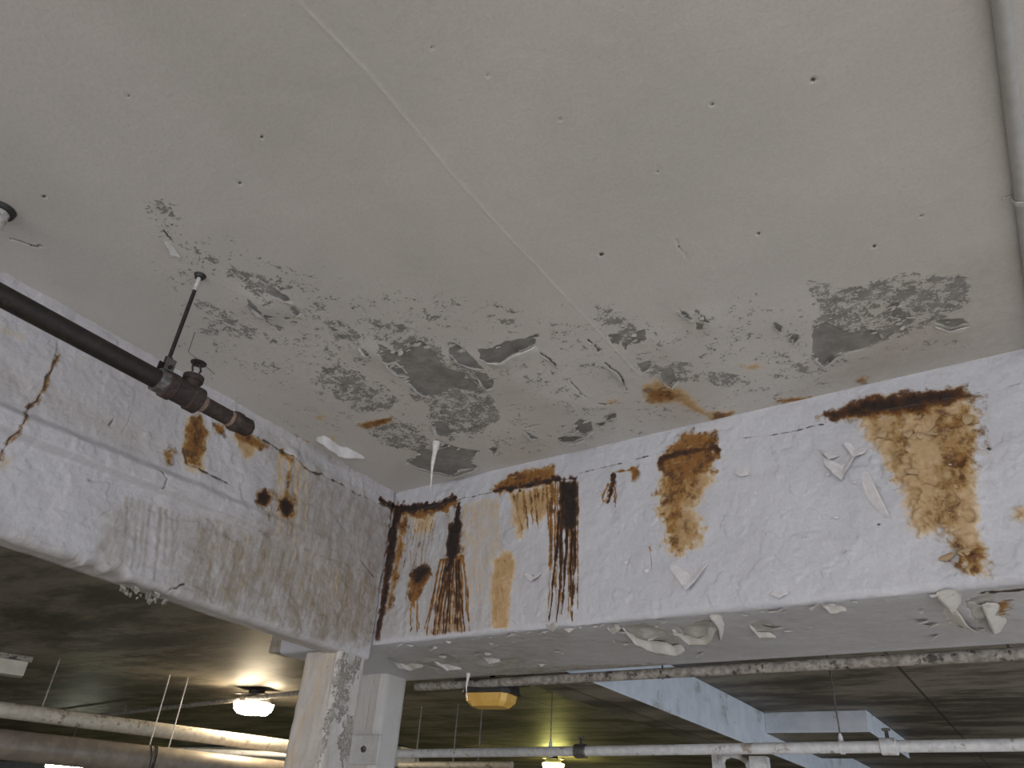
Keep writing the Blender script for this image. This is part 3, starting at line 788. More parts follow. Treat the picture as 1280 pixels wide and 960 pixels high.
# ------------------------------------------------------------------ neighbouring bays: dark slabs, floor
def slab(name, x0, x1, y0, y1, z, label, mat=M_SLAB, t=.22):
    o = boxo(name, ((x0 + x1) / 2, (y0 + y1) / 2, z + t / 2), (x1 - x0, y1 - y0, t), mat)
    return tag(o, label, 'ceiling' if z > 1 else 'floor', kind='structure')
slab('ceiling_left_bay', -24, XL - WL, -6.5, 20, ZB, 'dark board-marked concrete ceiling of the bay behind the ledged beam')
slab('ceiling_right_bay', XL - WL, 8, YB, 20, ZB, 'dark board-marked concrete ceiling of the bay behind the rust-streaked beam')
slab('floor', -24, 8, -6.6, 20, -.2, 'bare grey concrete floor of the parking deck', M_FLOOR, .2)
boxo('wall_back', (-8, 20.1, 1.2), (32, .2, 2.5), simple('far_wall_paint', (.22, .21, .17), (.30, .29, .23), 3, .7))['kind'] = 'structure'
bpy.data.objects['wall_back']['label'] = 'far concrete wall at the end of the parking deck'; bpy.data.objects['wall_back']['category'] = 'wall'
boxo('wall_left', (-24.1, 6.7, 1.2), (.2, 26.6, 2.5), M_FLOOR)['kind'] = 'structure'
bpy.data.objects['wall_left']['label'] = 'distant concrete side wall beyond the left bay'; bpy.data.objects['wall_left']['category'] = 'wall'

# pale beams of the neighbouring bays
def dark_underside(o):  # faces pointing down take the dark slab material
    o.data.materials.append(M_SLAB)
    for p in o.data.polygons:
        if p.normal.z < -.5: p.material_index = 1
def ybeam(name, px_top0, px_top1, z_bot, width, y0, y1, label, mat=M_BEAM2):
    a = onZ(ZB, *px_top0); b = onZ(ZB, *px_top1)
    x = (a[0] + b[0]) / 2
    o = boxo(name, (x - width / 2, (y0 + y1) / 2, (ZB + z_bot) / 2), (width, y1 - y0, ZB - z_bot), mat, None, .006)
    dark_underside(o)
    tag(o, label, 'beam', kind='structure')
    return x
zbb = EYE + .602
wb = onZ(zbb, 820, 885)[0] - onZ(zbb, 742, 884)[0]
xb = ybeam('beam_far_lengthwise', (867,844), (964,896), zbb, wb, YB + .02, 13.0, 'pale downstand beam running away behind the rust-streaked beam')
pa = onZ(ZB, 965, 892); pb = onZ(ZB, 1080, 885); pc = onZ(ZB, 1136, 925)
yf = (pa[1] + pb[1]) / 2
zf = onY(yf, 1020, 916)[2]
o = boxo('beam_far_drop_panel', ((xb + pb[0]) / 2, (yf + pc[1]) / 2, (ZB + zf) / 2), (pb[0] - xb, pc[1] - yf, ZB - zf), M_BEAM2, None, .006); dark_underside(o)
tag(o, 'short pale drop panel jutting from the far downstand beam', 'beam', kind='structure')
pe = onZ(ZB, 807, 900)
o = boxo('beam_far_crosswise', ((-9 + xb - wb) / 2, pe[1] + 4.6, ZB - .09), (xb - wb + 9, .4, .18), M_BEAM2, None, .006)
tag(o, 'low pale cross beam far behind the yellowed lamp', 'beam', kind='structure')
# pale beam end beside the head of the left column
ea = onY(2.20, 335, 816); eb = onY(2.20, 392, 816)
o = boxo('beam_end_block', ((ea[0] + eb[0]) / 2, 2.26, ea[2] + .08), (eb[0] - ea[0], .12, .16), M_COLUMN, None, .006)
tag(o, 'pale block of beam beside the head of the rough white column', 'beam', kind='structure')
# far cross beams of the left bay, seen between the pipes
o = boxo('beam_left_bay_far', (-12.5, 9.6, ZB - .14), (17, .35, .24), simple('far_beam_paint', (.34, .37, .37), (.45, .48, .48), 5, .6), None, .01)
tag(o, 'pale cross beam far back in the left bay behind the pipes', 'beam', kind='structure')
o = boxo('beam_left_bay_near', (-8.4, 7.2, ZB - .10), (4.3, .3, .18), simple('mid_beam_paint', (.30, .29, .26), (.40, .38, .34), 5, .6), None, .01)
tag(o, 'pale cross beam behind the lit bulkhead lamp', 'beam', kind='structure')

# ================================================================== THINGS
# ------------------------------------------------------------------ dark iron sprinkler pipe with hanger, tee, upright head and end cap
XP = -1.5926
rod_top = Vector(onZ(ZC, 250, 345))
zc = EYE + .893
R0 = .0235
sp = empty('sprinkler_pipe', (XP, .756, zc))
tag(sp, 'dark iron pipe hung from the ceiling by a rod, ending in a cap', 'pipe')
def yp(px, py): return onX(XP, px, py)[1]
y_tee0, y_tee1 = yp(206, 480), yp(249, 498)
y_n1, y_cap0, y_cap1 = yp(262, 505), yp(288, 530), yp(313, 538)
tube('pipe_run', [(XP, -6.0, zc), (XP, y_tee0 + .01, zc)], R0, M_IRON, sp, 28)
tube('pipe_nipple', [(XP, y_tee1 - .01, zc), (XP, y_cap0 + .01, zc)], .0205, M_IRON_RUST, sp, 24)
yt = [y_tee0 - .004, y_tee0, y_tee0 + .022, y_tee0 + .026, y_tee1 - .030, y_tee1 - .026, y_tee1, y_tee1 + .003]
tube('tee_fitting', [(XP, y, zc) for y in yt], [.028, .034, .034, .030, .030, .034, .034, .027], M_IRON_RUST, sp, 28)
ym = yp(240, 478)
tube('tee_branch', [(XP, ym, zc + .012), (XP, ym, zc + .040), (XP, ym, zc + .042), (XP, ym, zc + .056)], [.022, .022, .026, .026], M_IRON_RUST, sp, 20)
th = tube('thread_band', [(XP, y_tee1 + .004, zc), (XP, y_tee1 + .018, zc)], .0215, M_THREAD, sp, 24)
tube('thread_band', [(XP, y_cap0 - .012, zc), (XP, y_cap0 + .002, zc)], .0215, M_THREAD, sp, 24)
tube('end_cap', [(XP, y_cap0 - .002, zc), (XP, y_cap0 + .004, zc), (XP, y_cap0 + .022, zc), (XP, y_cap0 + .024, zc), (XP, y_cap1 - .01, zc), (XP, y_cap1, zc)],
     [.024, .028, .028, .0255, .0255, .018], M_IRON_RUST, sp, 8)
# hanger: ceiling socket, rod, clevis ring
xr, yr = rod_top.x, rod_top.y
hang = tube('hanger_rod', [(xr, yr, ZC - .045), (xr, yr, zc + .050)], .0052, M_IRON, sp, 10)
tube('rod_painted_tip', [(xr, yr, ZC + .01), (xr, yr, ZC - .05)], .0056, M_WHITE_ROD, sp, 10)
tube('ceiling_socket', [(xr, yr, ZC - .008), (xr, yr, ZC + .004)], [.011, .017], M_BLACK, sp, 16)
ringpts = []
for k in range(25):
    a = 2 * math.pi * k / 24
    ringpts.append((XP + .0285 * math.sin(a), .756, zc + .0285 * math.cos(a)))
Vr, Fr = [], []
for k in range(24):
    a = 2 * math.pi * k / 24
    for rr, yy in ((.0245, -.013), (.030, -.013), (.030, .013), (.0245, .013)):
        Vr.append((rr * math.sin(a), yy, rr * math.cos(a)))
for k in range(24):
    k2 = (k + 1) % 24
    for j in range(4):
        j2 = (j + 1) % 4
        Fr.append((k * 4 + j, k * 4 + j2, k2 * 4 + j2, k2 * 4 + j))
ring = mesh_obj('clevis_ring', Vr, Fr, M_STEEL, sp)
for s in (-1, 1):
    Vb, Fb = box_data((s * .017, 0, .042), (.004, .024, .034))
    mesh_obj('clevis_ear', Vb, Fb, M_STEEL if s > 0 else M_IRON, sp)
tube('clevis_nut', [(xr, yr, zc + .050), (xr, yr, zc + .068)], .0105, M_IRON, sp, 6)
tube('clevis_bolt', [(XP - .026, .756, zc + .034), (XP + .026, .756, zc + .034)], .005, M_IRON, sp, 8)
# upright sprinkler head
hz = zc + .056
head = tube('sprinkler_head', [(XP, ym, hz), (XP, ym, hz + .008), (XP, ym, hz + .009), (XP, ym, hz + .016)], [.013, .013, .009, .008], M_WHITE_ROD, sp, 8)
for s in (-1, 1):
    tube('frame_arm', [(XP - sp.location.x, ym - sp.location.y + s * .008, hz - sp.location.z + .012), (XP - sp.location.x, ym - sp.location.y + s * .013, hz - sp.location.z + .024), (XP - sp.location.x, ym - sp.location.y + s * .003, hz - sp.location.z + .040)], .0028, M_BLACK, head, 6)
Vd, Fd = tube_data([(0, 0, 0), (0, 0, .002), (0, 0, .006)], [.0195, .0205, .008], 20)
dd = mesh_obj('deflector', [Vector(v) + Vector((XP, ym, hz + .040)) - sp.location for v in Vd], Fd, M_BLACK, head, True)
for ch in head.children:
    pass
# thin wire left hanging by the head
tube('tie_wire', [(XP + .018, yr + .03, zc + .16), (XP + .017, yr + .032, zc + .10), (XP + .02, yr + .05, zc + .095), (XP + .03, yr + .11, zc + .075)], .0008, M_WIRE, sp, 5)

# ------------------------------------------------------------------ painted conduit on the ceiling at the right
cr = .0135
c0 = onZ(ZC - cr, 1252, 0); c1 = onZ(ZC - cr, 1275, 235)
xc = (c0[0] + c1[0]) / 2
cd = empty('ceiling_conduit', (xc, 1.47, ZC)); tag(cd, 'slim grey-painted conduit clipped along the ceiling edge', 'conduit')
tube('conduit_tube', [(xc, -6.0, ZC - cr), (xc, 2.09, ZC - cr)], cr, M_PIPE_GREY, cd, 20)
arc = [(-.032, -.003), (-.018, -.004)] + [((cr + .0035) * math.cos(a), -cr + (cr + .0035) * math.sin(a) * -1 if False else -cr - (cr + .0035) * math.sin(a)) for a in np.linspace(math.pi, 0, 9)] + [(.018, -.004), (.034, -.003)]
Va, Fa = [], []
for (ax, az) in arc:
    Va += [(ax, -.006, az), (ax, .006, az), (ax, .006, az + .0025), (ax, -.006, az + .0025)]
for k in range(len(arc) - 1):
    for j in range(4):
        Fa.append((k * 4 + j, k * 4 + (j + 1) % 4, (k + 1) * 4 + (j + 1) % 4, (k + 1) * 4 + j))
mesh_obj('saddle_clip', Va, Fa, M_WHITE_ROD, cd)
# pipe stub by the left edge
pst = onZ(ZC, 2, 262)
st = empty('pipe_stub', tuple(pst)); tag(st, 'flaking white pipe stub on a dark flange at the ceiling', 'pipe stub')
tube('flange', [tuple(pst + np.array([0, 0, .004])), tuple(pst - np.array([0, 0, .012]))], [.034, .030], M_BLACK, st, 18)
tube('stub', [tuple(pst - np.array([0, 0, .01])), tuple(pst - np.array([0, 0, .055]))], [.022, .023], simple('stub_paint', (.40, .38, .36), (.62, .60, .58), 90, .6, 0, .5, c3=(.16, .12, .09)), st, 18)

# ------------------------------------------------------------------ stalactites
def stalactite(name, top, length, r0, label, lean=(0, 0)):
    n = 14
    pts, rad = [], []
    for i in range(n):
        t = i / (n - 1)
        pts.append((top[0] + lean[0] * t + .0015 * math.sin(9 * t), top[1] + lean[1] * t + .001 * math.cos(7 * t), top[2] + .004 - length * t))
        rad.append(r0 * ((1 - t) ** 1.7 * .85 + .15) * (1 + .12 * math.sin(17 * t)) if i < n - 1 else r0 * .06)
    o = tube(name, pts, rad, M_CALCITE, None, 9)
    return tag(o, label, 'stalactite', 'calcite stalactites')
ts = onZ(ZC, 545, 552)
be = None
for z in np.linspace(ZC - .05, ZC - .35, 61):
    p = np.array([ts[0], ts[1], z]) - ORG
    c = ROT.T @ p
    if 480 - FPX * c[1] / -c[2] > 612: be = z; break
stalactite('stalactite', ts, ZC - (be or ZC - .18), .014, 'long white stalactite hanging from the flaking ceiling near the corner')
ts2 = onZ(ZS, 585, 842)
stalactite('stalactite', ts2, .105, .009, 'thin white stalactite under the beam beside the yellowed lamp')

# ------------------------------------------------------------------ conduit along the back of the right beam
YC = YB + .05
e0 = onY(YC, 512, 860); e1 = onY(YC, 1280, 815)
zcon = (e0[2] + e1[2]) / 2
bc = empty('beam_conduit', (-1.5, YC, zcon)); tag(bc, 'mottled beige conduit running along the underside behind the rust-streaked beam', 'conduit')
tube('conduit_tube', [(-2.42, YC, zcon), (7.0, YC, zcon)], .019, M_PIPE_DIRTY, bc, 18)
for k, px in enumerate((828, 955, 1268)):
    h = onY(YC, px, 835)
    rb = tube('hanger_strap', [(h[0], YC, zcon - .021), (h[0], YC - .021, zcon), (h[0], YC, zcon + .022), (h[0], YC, ZB)], .004, M_STEEL, bc, 6)

# ------------------------------------------------------------------ bulkhead lamps
def bulkhead(loc, rz, lens, label, lit=False, sc=1.0, stem=0.0):
    """eight-sided lens on a flat housing, hung below a slab (origin at the top)."""
    root = empty('bulkhead_lamp', loc); root.rotation_euler = (0, 0, rz); root.scale = (sc,) * 3
    tag(root, label, 'lamp')
    def octo(w, d, z, cut=.34):
        c = d * cut
        return [(-w + c, -d, z), (w - c, -d, z), (w, -d + c, z), (w, d - c, z), (w - c, d, z), (-w + c, d, z), (-w, d - c, z), (-w, -d + c, z)]
    def loft(name, rings, mat, par=root):
        Vv = [v for r in rings for v in r]; n = len(rings[0]); F = []
        for i in range(len(rings) - 1):
            for k in range(n):
                F.append((i * n + k, i * n + (k + 1) % n, (i + 1) * n + (k + 1) % n, (i + 1) * n + k))
        F.append(tuple(range(n))); F.append(tuple((len(rings) - 1) * n + k for k in range(n))[::-1])
        return mesh_obj(name, Vv, F, mat, par)
    z0 = -stem - (.035 if lit else 0)
    if lit: mesh_obj('stem', *tube_data([(0, 0, 0), (0, 0, z0)], .05, 12), M_BLACK, root, True)
    if stem: tube_mesh = mesh_obj('stem', *tube_data([(0, 0, 0), (0, 0, z0)], .014, 12), M_BLACK, root, True)
    k = .72 if lit else 1.0
    loft('mounting_plate', [octo(.155 * k, .105 * k, z0, .12), octo(.155 * k, .105 * k, z0 - .006, .12)], M_BLACK)
    loft('housing', [octo(.115 * k, .078 * k, z0 - .006), octo(.122 * k, .084 * k, z0 - .040), octo(.122 * k, .084 * k, z0 - .052)], M_BLACK)
    le = loft('lens', [octo(.112, .075, z0 - .050), octo(.104, .069, z0 - .090), octo(.082, .052, z0 - .112)], lens)
    if not lit:
        ring0 = octo(.1125, .0755, z0 - .052); ring1 = octo(.1045, .0695, z0 - .089)
        for a, b in zip(ring0, ring1):
            Vt, Ft = tube_data([a, b], .0022, 6)
            mesh_obj('lens_rib', Vt, Ft, M_LENS_SIDE, le)
    if not lit: loft('lens_rim', [octo(.127, .089, z0 - .046), octo(.127, .089, z0 - .058), octo(.114, .077, z0 - .058)], M_BLACK)
    return root
lp = onZ(ZB, 322, 861)
bulkhead(tuple(lp), math.radians(20), M_LENS_ON, 'lit bulkhead lamp glowing warm white on the dark ceiling', True, 1.2)
yl = 2.86
ly = onY(yl, 614, 868)
bulkhead((ly[0], yl, ZB), math.radians(8), M_LENS_OFF, 'unlit bulkhead lamp with yellowed lens under the rust-streaked beam', False, .95, (ZB - ly[2]) / .95 - .054)
gp = onZ(ZB, 692, 944)
bulkhead(tuple(gp), math.radians(10), M_LENS_GREEN, 'lit bulkhead lamp glowing yellow far behind the white pipe', True, 1.0)
gp2 = onZ(ZB, 262, 938)
bulkhead(tuple(gp2), 0, M_LENS_GREEN, 'distant lit lamp glowing yellow behind the cream pipe', True, 1.0)

# ------------------------------------------------------------------ white pipe across the right bay
YW = 3.75
w0 = onY(YW, 505, 942); w1 = onY(YW, 1270, 931)
wp = empty('white_pipe', tuple(onY(YW, 900, 936))); tag(wp, 'long white pipe hung on rods across the bay under the far beam', 'pipe')
wd = (w1 - w0) / (w1[0] - w0[0])
def wat(x): return w0 + wd * (x - w0[0])
tube('pipe_run', [tuple(wat(-3.6)), tuple(wat(7.0))], .024, M_PIPE_W, wp, 20)
def on_pipe(px): return wat(onY(YW, px, 937)[0])
for px in (688, 1053):
    a = on_pipe(px)
    tube('hanger_rod', [(a[0], a[1], a[2] + .05), (a[0], a[1], ZB)], .0038, M_STEEL, wp, 8)
    tube('rod_socket', [(a[0], a[1], a[2] + .022), (a[0], a[1], a[2] + .04), (a[0], a[1], a[2] + .055)], [.011, .010, .005], M_PIPE_W, wp, 10)
    tube('pipe_ring', [(a[0] - .008, a[1], a[2]), (a[0] + .008, a[1], a[2])], .028, M_PIPE_W, wp, 18)
for px, mt in ((726, M_STEEL), (1112, M_PIPE_W)):
    a = on_pipe(px)
    cp = tube('coupling', [(a[0] - .034, a[1], a[2]), (a[0] - .03, a[1], a[2]), (a[0] + .03, a[1], a[2]), (a[0] + .034, a[1], a[2])], [.028, .034, .034, .028], mt, wp, 16)
    Vc, Fc = tube_data([(0, 0, .03), (0, 0, .06), (0, 0, .062), (0, 0, .070)], [.008, .008, .018, .018], 10)
    mesh_obj('valve_stem', [Vector(v) + Vector(a) - wp.location for v in Vc], Fc, M_STEEL, wp, True)

# ------------------------------------------------------------------ left bay pipes
def point_pipe(name, pa_, pb_, za, zb_, rad, mat, label, ext0=0, ext1=0, seg=22):
    a = Vector(onZ(za, *pa_)); b = Vector(onZ(zb_, *pb_)); d = (b - a).normalized()
    r = empty(name, tuple(a)); tag(r, label, 'pipe')
    tube('pipe_run', [tuple(a - d * ext0), tuple(b + d * ext1)], rad, mat, r, seg)
    return r, a, b
zp1 = EYE + .50
cp_, a1, b1 = point_pipe('cream_pipe', (0,887), (350,932), zp1, zp1, .047, M_PIPE_CREAM, 'long cream pipe passing close under the lit bulkhead lamp', 2.5, 1.2)
zp2 = EYE + .31
dp_, a2, b2 = point_pipe('brown_duct', (0,930), (245,956), zp2, zp2, .085, M_DUCT, 'thick brown duct at the bottom left below the cream pipe', 2.5, 1.4, 28)
zp3 = ZB - .080
lc_, a3, b3 = point_pipe('lamp_conduit', (100,897), (322,872), zp3, zp3, .017, M_PIPE_DIRTY, 'thin grey conduit crossing the cream pipe to the lit lamp', .6, .8, 14)
cl = onZ(zp3, 155, 890)
tube('clip_nut', [tuple(cl), (cl[0], cl[1], cl[2] + .05), (cl[0], cl[1], cl[2] + .052), (cl[0], cl[1], cl[2] + .06)], [.008, .008, .018, .018], M_STEEL, lc_, 8)
# thin pipe farther back
fp_, a4, b4 = point_pipe('far_white_pipe', (215,938), (345,943), EYE + .46, EYE + .46, .022, M_PIPE_W, 'thin white pipe far behind the cream pipe', .5, .6, 12)
# threaded hanger rods: a pair through to the brown duct, one to the cream pipe
def vrod(top_px, zlow, parent, name='hanger_rod', mat=M_WHITE_ROD, r=.0042):
    t = onZ(ZB, *top_px)
    return tube(name, [(t[0], t[1], ZB), (t[0], t[1], zlow)], r, mat, parent, 8)
def rod_on(root, a, b, px, py, rad, name='hanger_rod', mat=M_WHITE_ROD):
    """rod from the slab down to a pipe, at the pipe point nearest the sight line."""
    best = None
    for s in np.linspace(-.2, 1.2, 281):
        p = a + (b - a) * s
        c = ROT.T @ (np.array(p) - ORG)
        X_ = 640 + FPX * c[0] / -c[2]
        if best is None or abs(X_ - px) < best[0]: best = (abs(X_ - px), p)
    p = best[1]
    o = tube(name, [(p.x, p.y, ZB), (p.x, p.y, p.z - rad)], .0045, mat, root, 8)
    return p
pr = rod_on(dp_, a2, b2, 182, 930, .04); rod_on(dp_, a2, b2, 206, 935, .04)
rod_on(cp_, a1, b1, 50, 885, .03, mat=M_PIPE_DIRTY)
# wire wound round the duct between the rods
rp = []
dv = (b2 - a2).normalized()
for k in range(50):
    t = k / 49; ang = t * 2 * math.pi * 3
    side = Vector((-dv.y, dv.x, 0))
    rp.append(tuple(Vector(pr) + dv * (-.02 + .1 * t + .03 * math.sin(5 * t)) + (side * math.cos(ang) + Vector((0, 0, 1)) * math.sin(ang)) * .088))
tube('wire_wrap', rp, .0035, M_WIRE, dp_, 5)

# unlit batten light at the left edge
ba = onZ(ZB, 42, 822); bb = onZ(ZB, -60, 806)
bd = Vector(ba - bb); bd.z = 0; bl = bd.length; bd.normalize()
bt = empty('batten_light', (bb[0], bb[1], ZB)); bt.rotation_euler = (0, 0, math.atan2(bd.y, bd.x))
tag(bt, 'unlit white batten light fixed to the dark ceiling', 'lamp')
boxo('mounting_spine', (bl / 2, 0, -.018), (bl, .055, .036), M_PIPE_DIRTY, bt, .003)
outl = [(0, -.05, -.036), (0, -.065, -.13), (0, .065, -.13), (0, .05, -.036)]
prism('diffuser', outl, (bl - .02, 0, 0), M_WOOD_WHITE, bt, .006)

# far lit tube at the bottom left
ft = onZ(EYE + .40, 80, 957)
tl = empty('tube_light', (ft[0], ft[1], EYE + .42)); tag(tl, 'small glowing tube light far away below the brown duct', 'lamp')
tube('tube', [(ft[0] - .35, ft[1], ft[2]), (ft[0] + .35, ft[1], ft[2])], .03, M_TUBE_ON, tl, 10)
boxo('tray', (0, 0, .035), (.8, .12, .04), M_PIPE_GREY, tl)
tube('hanger_rod', [(ft[0], ft[1], ft[2] + .05), (ft[0], ft[1], ZB)], .006, M_STEEL, tl, 6)

# ------------------------------------------------------------------ cover plate on the right column
ya = 2.566
q = [onY(ya, *p) for p in ((443, 919), (478, 919), (474, 956), (440, 956))]
cx_ = sum(p[0] for p in q) / 4; cz_ = sum(p[2] for p in q) / 4
wx = abs(q[1][0] - q[0][0]); wz = abs(q[0][2] - q[2][2])
cv = empty('cover_plate', (cx_, ya, cz_)); tag(cv, 'square painted cover plate with one screw on the smooth column', 'cover plate')
boxo('plate', (0, -.008, 0), (wx, .020, wz), M_PLATE, cv, .004)
Vs, Fs = tube_data([(0, -.018, 0), (0, -.024, 0), (0, -.026, 0)], [.013, .013, .008], 16)
sw = mesh_obj('screw', Vs, Fs, M_STEEL, cv, True)
Vs, Fs = box_data((0, -.0262, 0), (.022, .0012, .004)); mesh_obj('screw_slot', Vs, Fs, M_BLACK, sw).rotation_euler = (0, .5, 0)

# ------------------------------------------------------------------ grey flexible conduit and boxes low in the right bay
yx = 4.2
g0 = onY(yx, 898, 950); g1 = onY(yx, 950, 957)
fx = empty('flexible_conduit', tuple(g0)); tag(fx, 'bent grey flexible conduit between two small boxes below the white pipe', 'conduit')
mid = [onY(yx, *p) for p in ((902, 953), (906, 946), (914, 944), (925, 946), (934, 953), (938, 966))]
tube('hose', [tuple(p) for p in mid], .014, M_PIPE_W, fx, 10)
Vb, Fb = box_data((0, 0, -.02), (.05, .06, .10)); mesh_obj('junction_box', Vb, Fb, M_PIPE_W, fx)
Vb, Fb = box_data(tuple(g1 - g0), (.085, .07, .08)); mesh_obj('junction_box', Vb, Fb, M_PIPE_W, fx)
tube('riser', [(g0[0], g0[1], 0), tuple(g0 - np.array([0, 0, .06]))], .012, M_STEEL, fx, 8)
tube('riser', [(g1[0], g1[1], 0), tuple(g1 - np.array([0, 0, .03]))], .012, M_STEEL, fx, 8)
# thin rods in the far right bay
fr_ = empty('thin_pipe', tuple(onZ(ZB, 545, 935)))
tag(fr_, 'far thin pipe on slender rods low behind the smooth column', 'pipe')
ra = Vector(onZ(EYE + .44, 500, 956)); rb_ = Vector(onZ(EYE + .44, 640, 956))
tube('pipe_run', [tuple(ra), tuple(rb_)], .022, M_PIPE_CREAM, fr_, 10)
for s in (.15, .5, .72):
    p = ra.lerp(rb_, s); tube('hanger_rod', [tuple(p), (p.x, p.y, ZB)], .007, M_STEEL, fr_, 6)

# ================================================================== LOOSE PAINT
def flap(lip_px, depth, delta, mat=M_FLAKE, plane='ceil', toward=None, parent=None, nt_=7, thick=.0011, name='paint_flap'):
    """a sheet of paint still held along its far edge, its near lip sagging away from the surface."""
    m = 4 * (len(lip_px) - 1) + 1
    s = np.linspace(0, 1, m)
    L_ = np.array(lip_px, float)
    tq = np.linspace(0, len(L_) - 1, m)
    L_ = np.stack([np.interp(tq, range(len(L_)), L_[:, k]) for k in (0, 1)], 1)
    out = {'ceil': np.array([0, 0, -1.]), 'soff': np.array([0, 0, -1.]), 'right': np.array([0, -1., 0]), 'left': np.array([1., 0, 0])}[plane]
    V1, V2 = [], []
    for i in range(m):
        h = delta * (math.sin(math.pi * s[i]) ** .7) * (.8 + .4 * RNG.random()) + .001
        if plane == 'ceil': p = onZ(ZC - h, *L_[i]); base = np.array([p[0], p[1], ZC])
        elif plane == 'soff': p = onZ(ZS - h, *L_[i]); base = np.array([p[0], p[1], ZS])
        elif plane == 'right': p = onY(YR - h, *L_[i]); base = np.array([p[0], YR, p[2]])
        else: p = onX(XL + h, *L_[i]); base = np.array([XL, p[1], p[2]])
        tw = np.array(toward if toward is not None else (-.25, 1., 0)); tw = tw / np.linalg.norm(tw)
        dep = depth * (.35 + .65 * math.sin(math.pi * s[i]) ** .6)
        for j in range(nt_):
            t = j / (nt_ - 1)
            w = (1 - t) ** 1.6 + .25 * math.sin(math.pi * t) * (1 - t)
            q_ = base + tw * dep * t + out * (h * w + .0035 - .004 * t)
            V1.append(q_ + RNG.normal(0, .0006, 3)); V2.append(V1[-1] - out * thick)
    n = len(V1); F = []
    for i in range(m - 1):
        for j in range(nt_ - 1):
            a = i * nt_ + j; F += [(a, a + 1, a + nt_ + 1, a + nt_), (a + n, a + nt_ + n, a + nt_ + 1 + n, a + 1 + n)]
        F.append((i * nt_, (i + 1) * nt_, (i + 1) * nt_ + n, i * nt_ + n))
    return mesh_obj(name, V1 + V2, F, mat, parent, True)
for lip, dep, dl in [
    ([(600,448),(609,453),(625,453),(641,443),(656,438),(670,431)], .11, .022),
    ([(562,441),(569,452),(588,459),(606,461)], .06, .014),
    ([(592,465),(600,480),(608,487),(617,483)], .05, .012),
    ([(477,450),(484,459),(494,469),(509,469)], .05, .012),
    ([(509,476),(517,487),(527,494),(541,496)], .04, .010),
    ([(445,429),(452,444),(462,445)], .05, .010),
    ([(310,381),(318,393),(329,398)], .07, .014),
    ([(341,369),(352,376),(364,376)], .05, .010), ([(362,388),(369,395),(377,391)], .035, .008),
    ([(720,541),(731,545),(741,539)], .04, .014), ([(697,549),(706,554),(717,554),(730,549)], .05, .016),
    ([(538,530),(543,542),(552,546),(564,547)], .04, .012), ([(521,587),(541,592),(566,596),(598,585)], .05, .014),
    ([(1016,448),(1031,458),(1048,444)], .04, .008), ([(1168,407),(1187,413),(1213,407)], .04, .008),
    ([(824,468),(830,479),(839,484),(848,475)], .04, .010), ([(655,541),(664,550),(675,551)], .04, .012),
    ([(611,563),(617,568),(624,562)], .03, .010), ([(755,524),(762,528),(771,523)], .03, .010), ([(846,388),(858,400),(868,401)], .03, .008),
    ([(871,390),(879,402),(889,405)], .03, .008), ([(967,405),(972,414),(978,414)], .03, .007), ([(987,420),(992,428),(1001,421)], .03, .007),
    ([(205,300),(214,318),(219,320)], .03, .010), ([(756,456),(766,467),(780,480)], .05, .008), ([(676,443),(685,449),(696,459)], .05, .007)]:
    flap(lip, dep, dl, M_FLAKE, 'ceil', None, ceiling)
# the pale sheet that hangs by the left beam, and other big curls
flap([(396,551),(410,561),(430,573),(456,573)], .05, .030, M_FLAKE_W, 'ceil', (.45, -.9, 0), ceiling)
for lip, dep, dl, tw, mt in [
    ([(838,712),(850,729),(858,738),(868,728),(885,706)], .055, .030, (.1, 0, .9), M_FLAKE_W),
    ([(1030,580),(1041,592),(1052,600),(1062,583),(1072,566)], .05, .024, (.1, 0, .9), M_FLAKE_W),
    ([(1026,563),(1036,575),(1050,570)], .035, .014, (-.4, 0, .6), M_FLAKE_W),
    ([(1086,590),(1100,620),(1114,648)], .04, .012, (-.8, 0, .4), M_FLAKE_W),
    ([(655,719),(664,727),(676,719)], .02, .012, (0, 0, 1), M_FLAKE_W),
    ([(918,592),(926,596),(936,594)], .03, .010, (0, 0, 1), M_FLAKE_W),
    ([(1055,556),(1066,572),(1082,566)], .03, .016, (.3, 0, .8), M_FLAKE_W),
    ([(962,744),(974,748),(985,743)], .03, .010, (0, 0, 1), M_FLAKE_W)]:
    flap(lip, dep, dl * .7, mt, 'right', tw, beam_right)
for lip, dep, dl, tw in [
    ([(780,788),(795,806),(820,817),(848,820),(856,812)], .10, .035, (.2, -1, 0)),
    ([(842,790),(862,806),(884,806),(896,786)], .07, .030, (.1, -1, 0)),
    ([(886,770),(898,786),(900,800)], .05, .026, (.6, -.6, 0)),
    ([(488,823),(500,835),(515,838),(530,832)], .06, .022, (.1, -1, 0)),
    ([(545,828),(560,838),(578,836)], .06, .018, (.1, -1, 0)),
    ([(600,815),(612,830),(626,826)], .05, .018, (.1, -1, 0)),
    ([(938,783),(950,797),(970,796)], .04, .014, (.1, -1, 0)),
    ([(1028,757),(1040,767),(1058,762)], .04, .014, (.1, -1, 0)),
    ([(1168,742),(1182,758),(1190,768)], .06, .026, (.7, -.7, 0)),
    ([(1196,760),(1210,782),(1222,790)], .06, .026, (-.7, -.4, 0)),
    ([(1226,755),(1236,780),(1242,792)], .05, .028, (.8, -.3, 0)),
    ([(684,782),(692,790),(698,780)], .03, .016, (0, -1, 0)),
    ([(760,786),(768,792),(776,785)], .03, .010, (0, -1, 0))]:
    flap(lip, dep, dl * .55, M_FLAKE, 'soff', tw, beam_right)
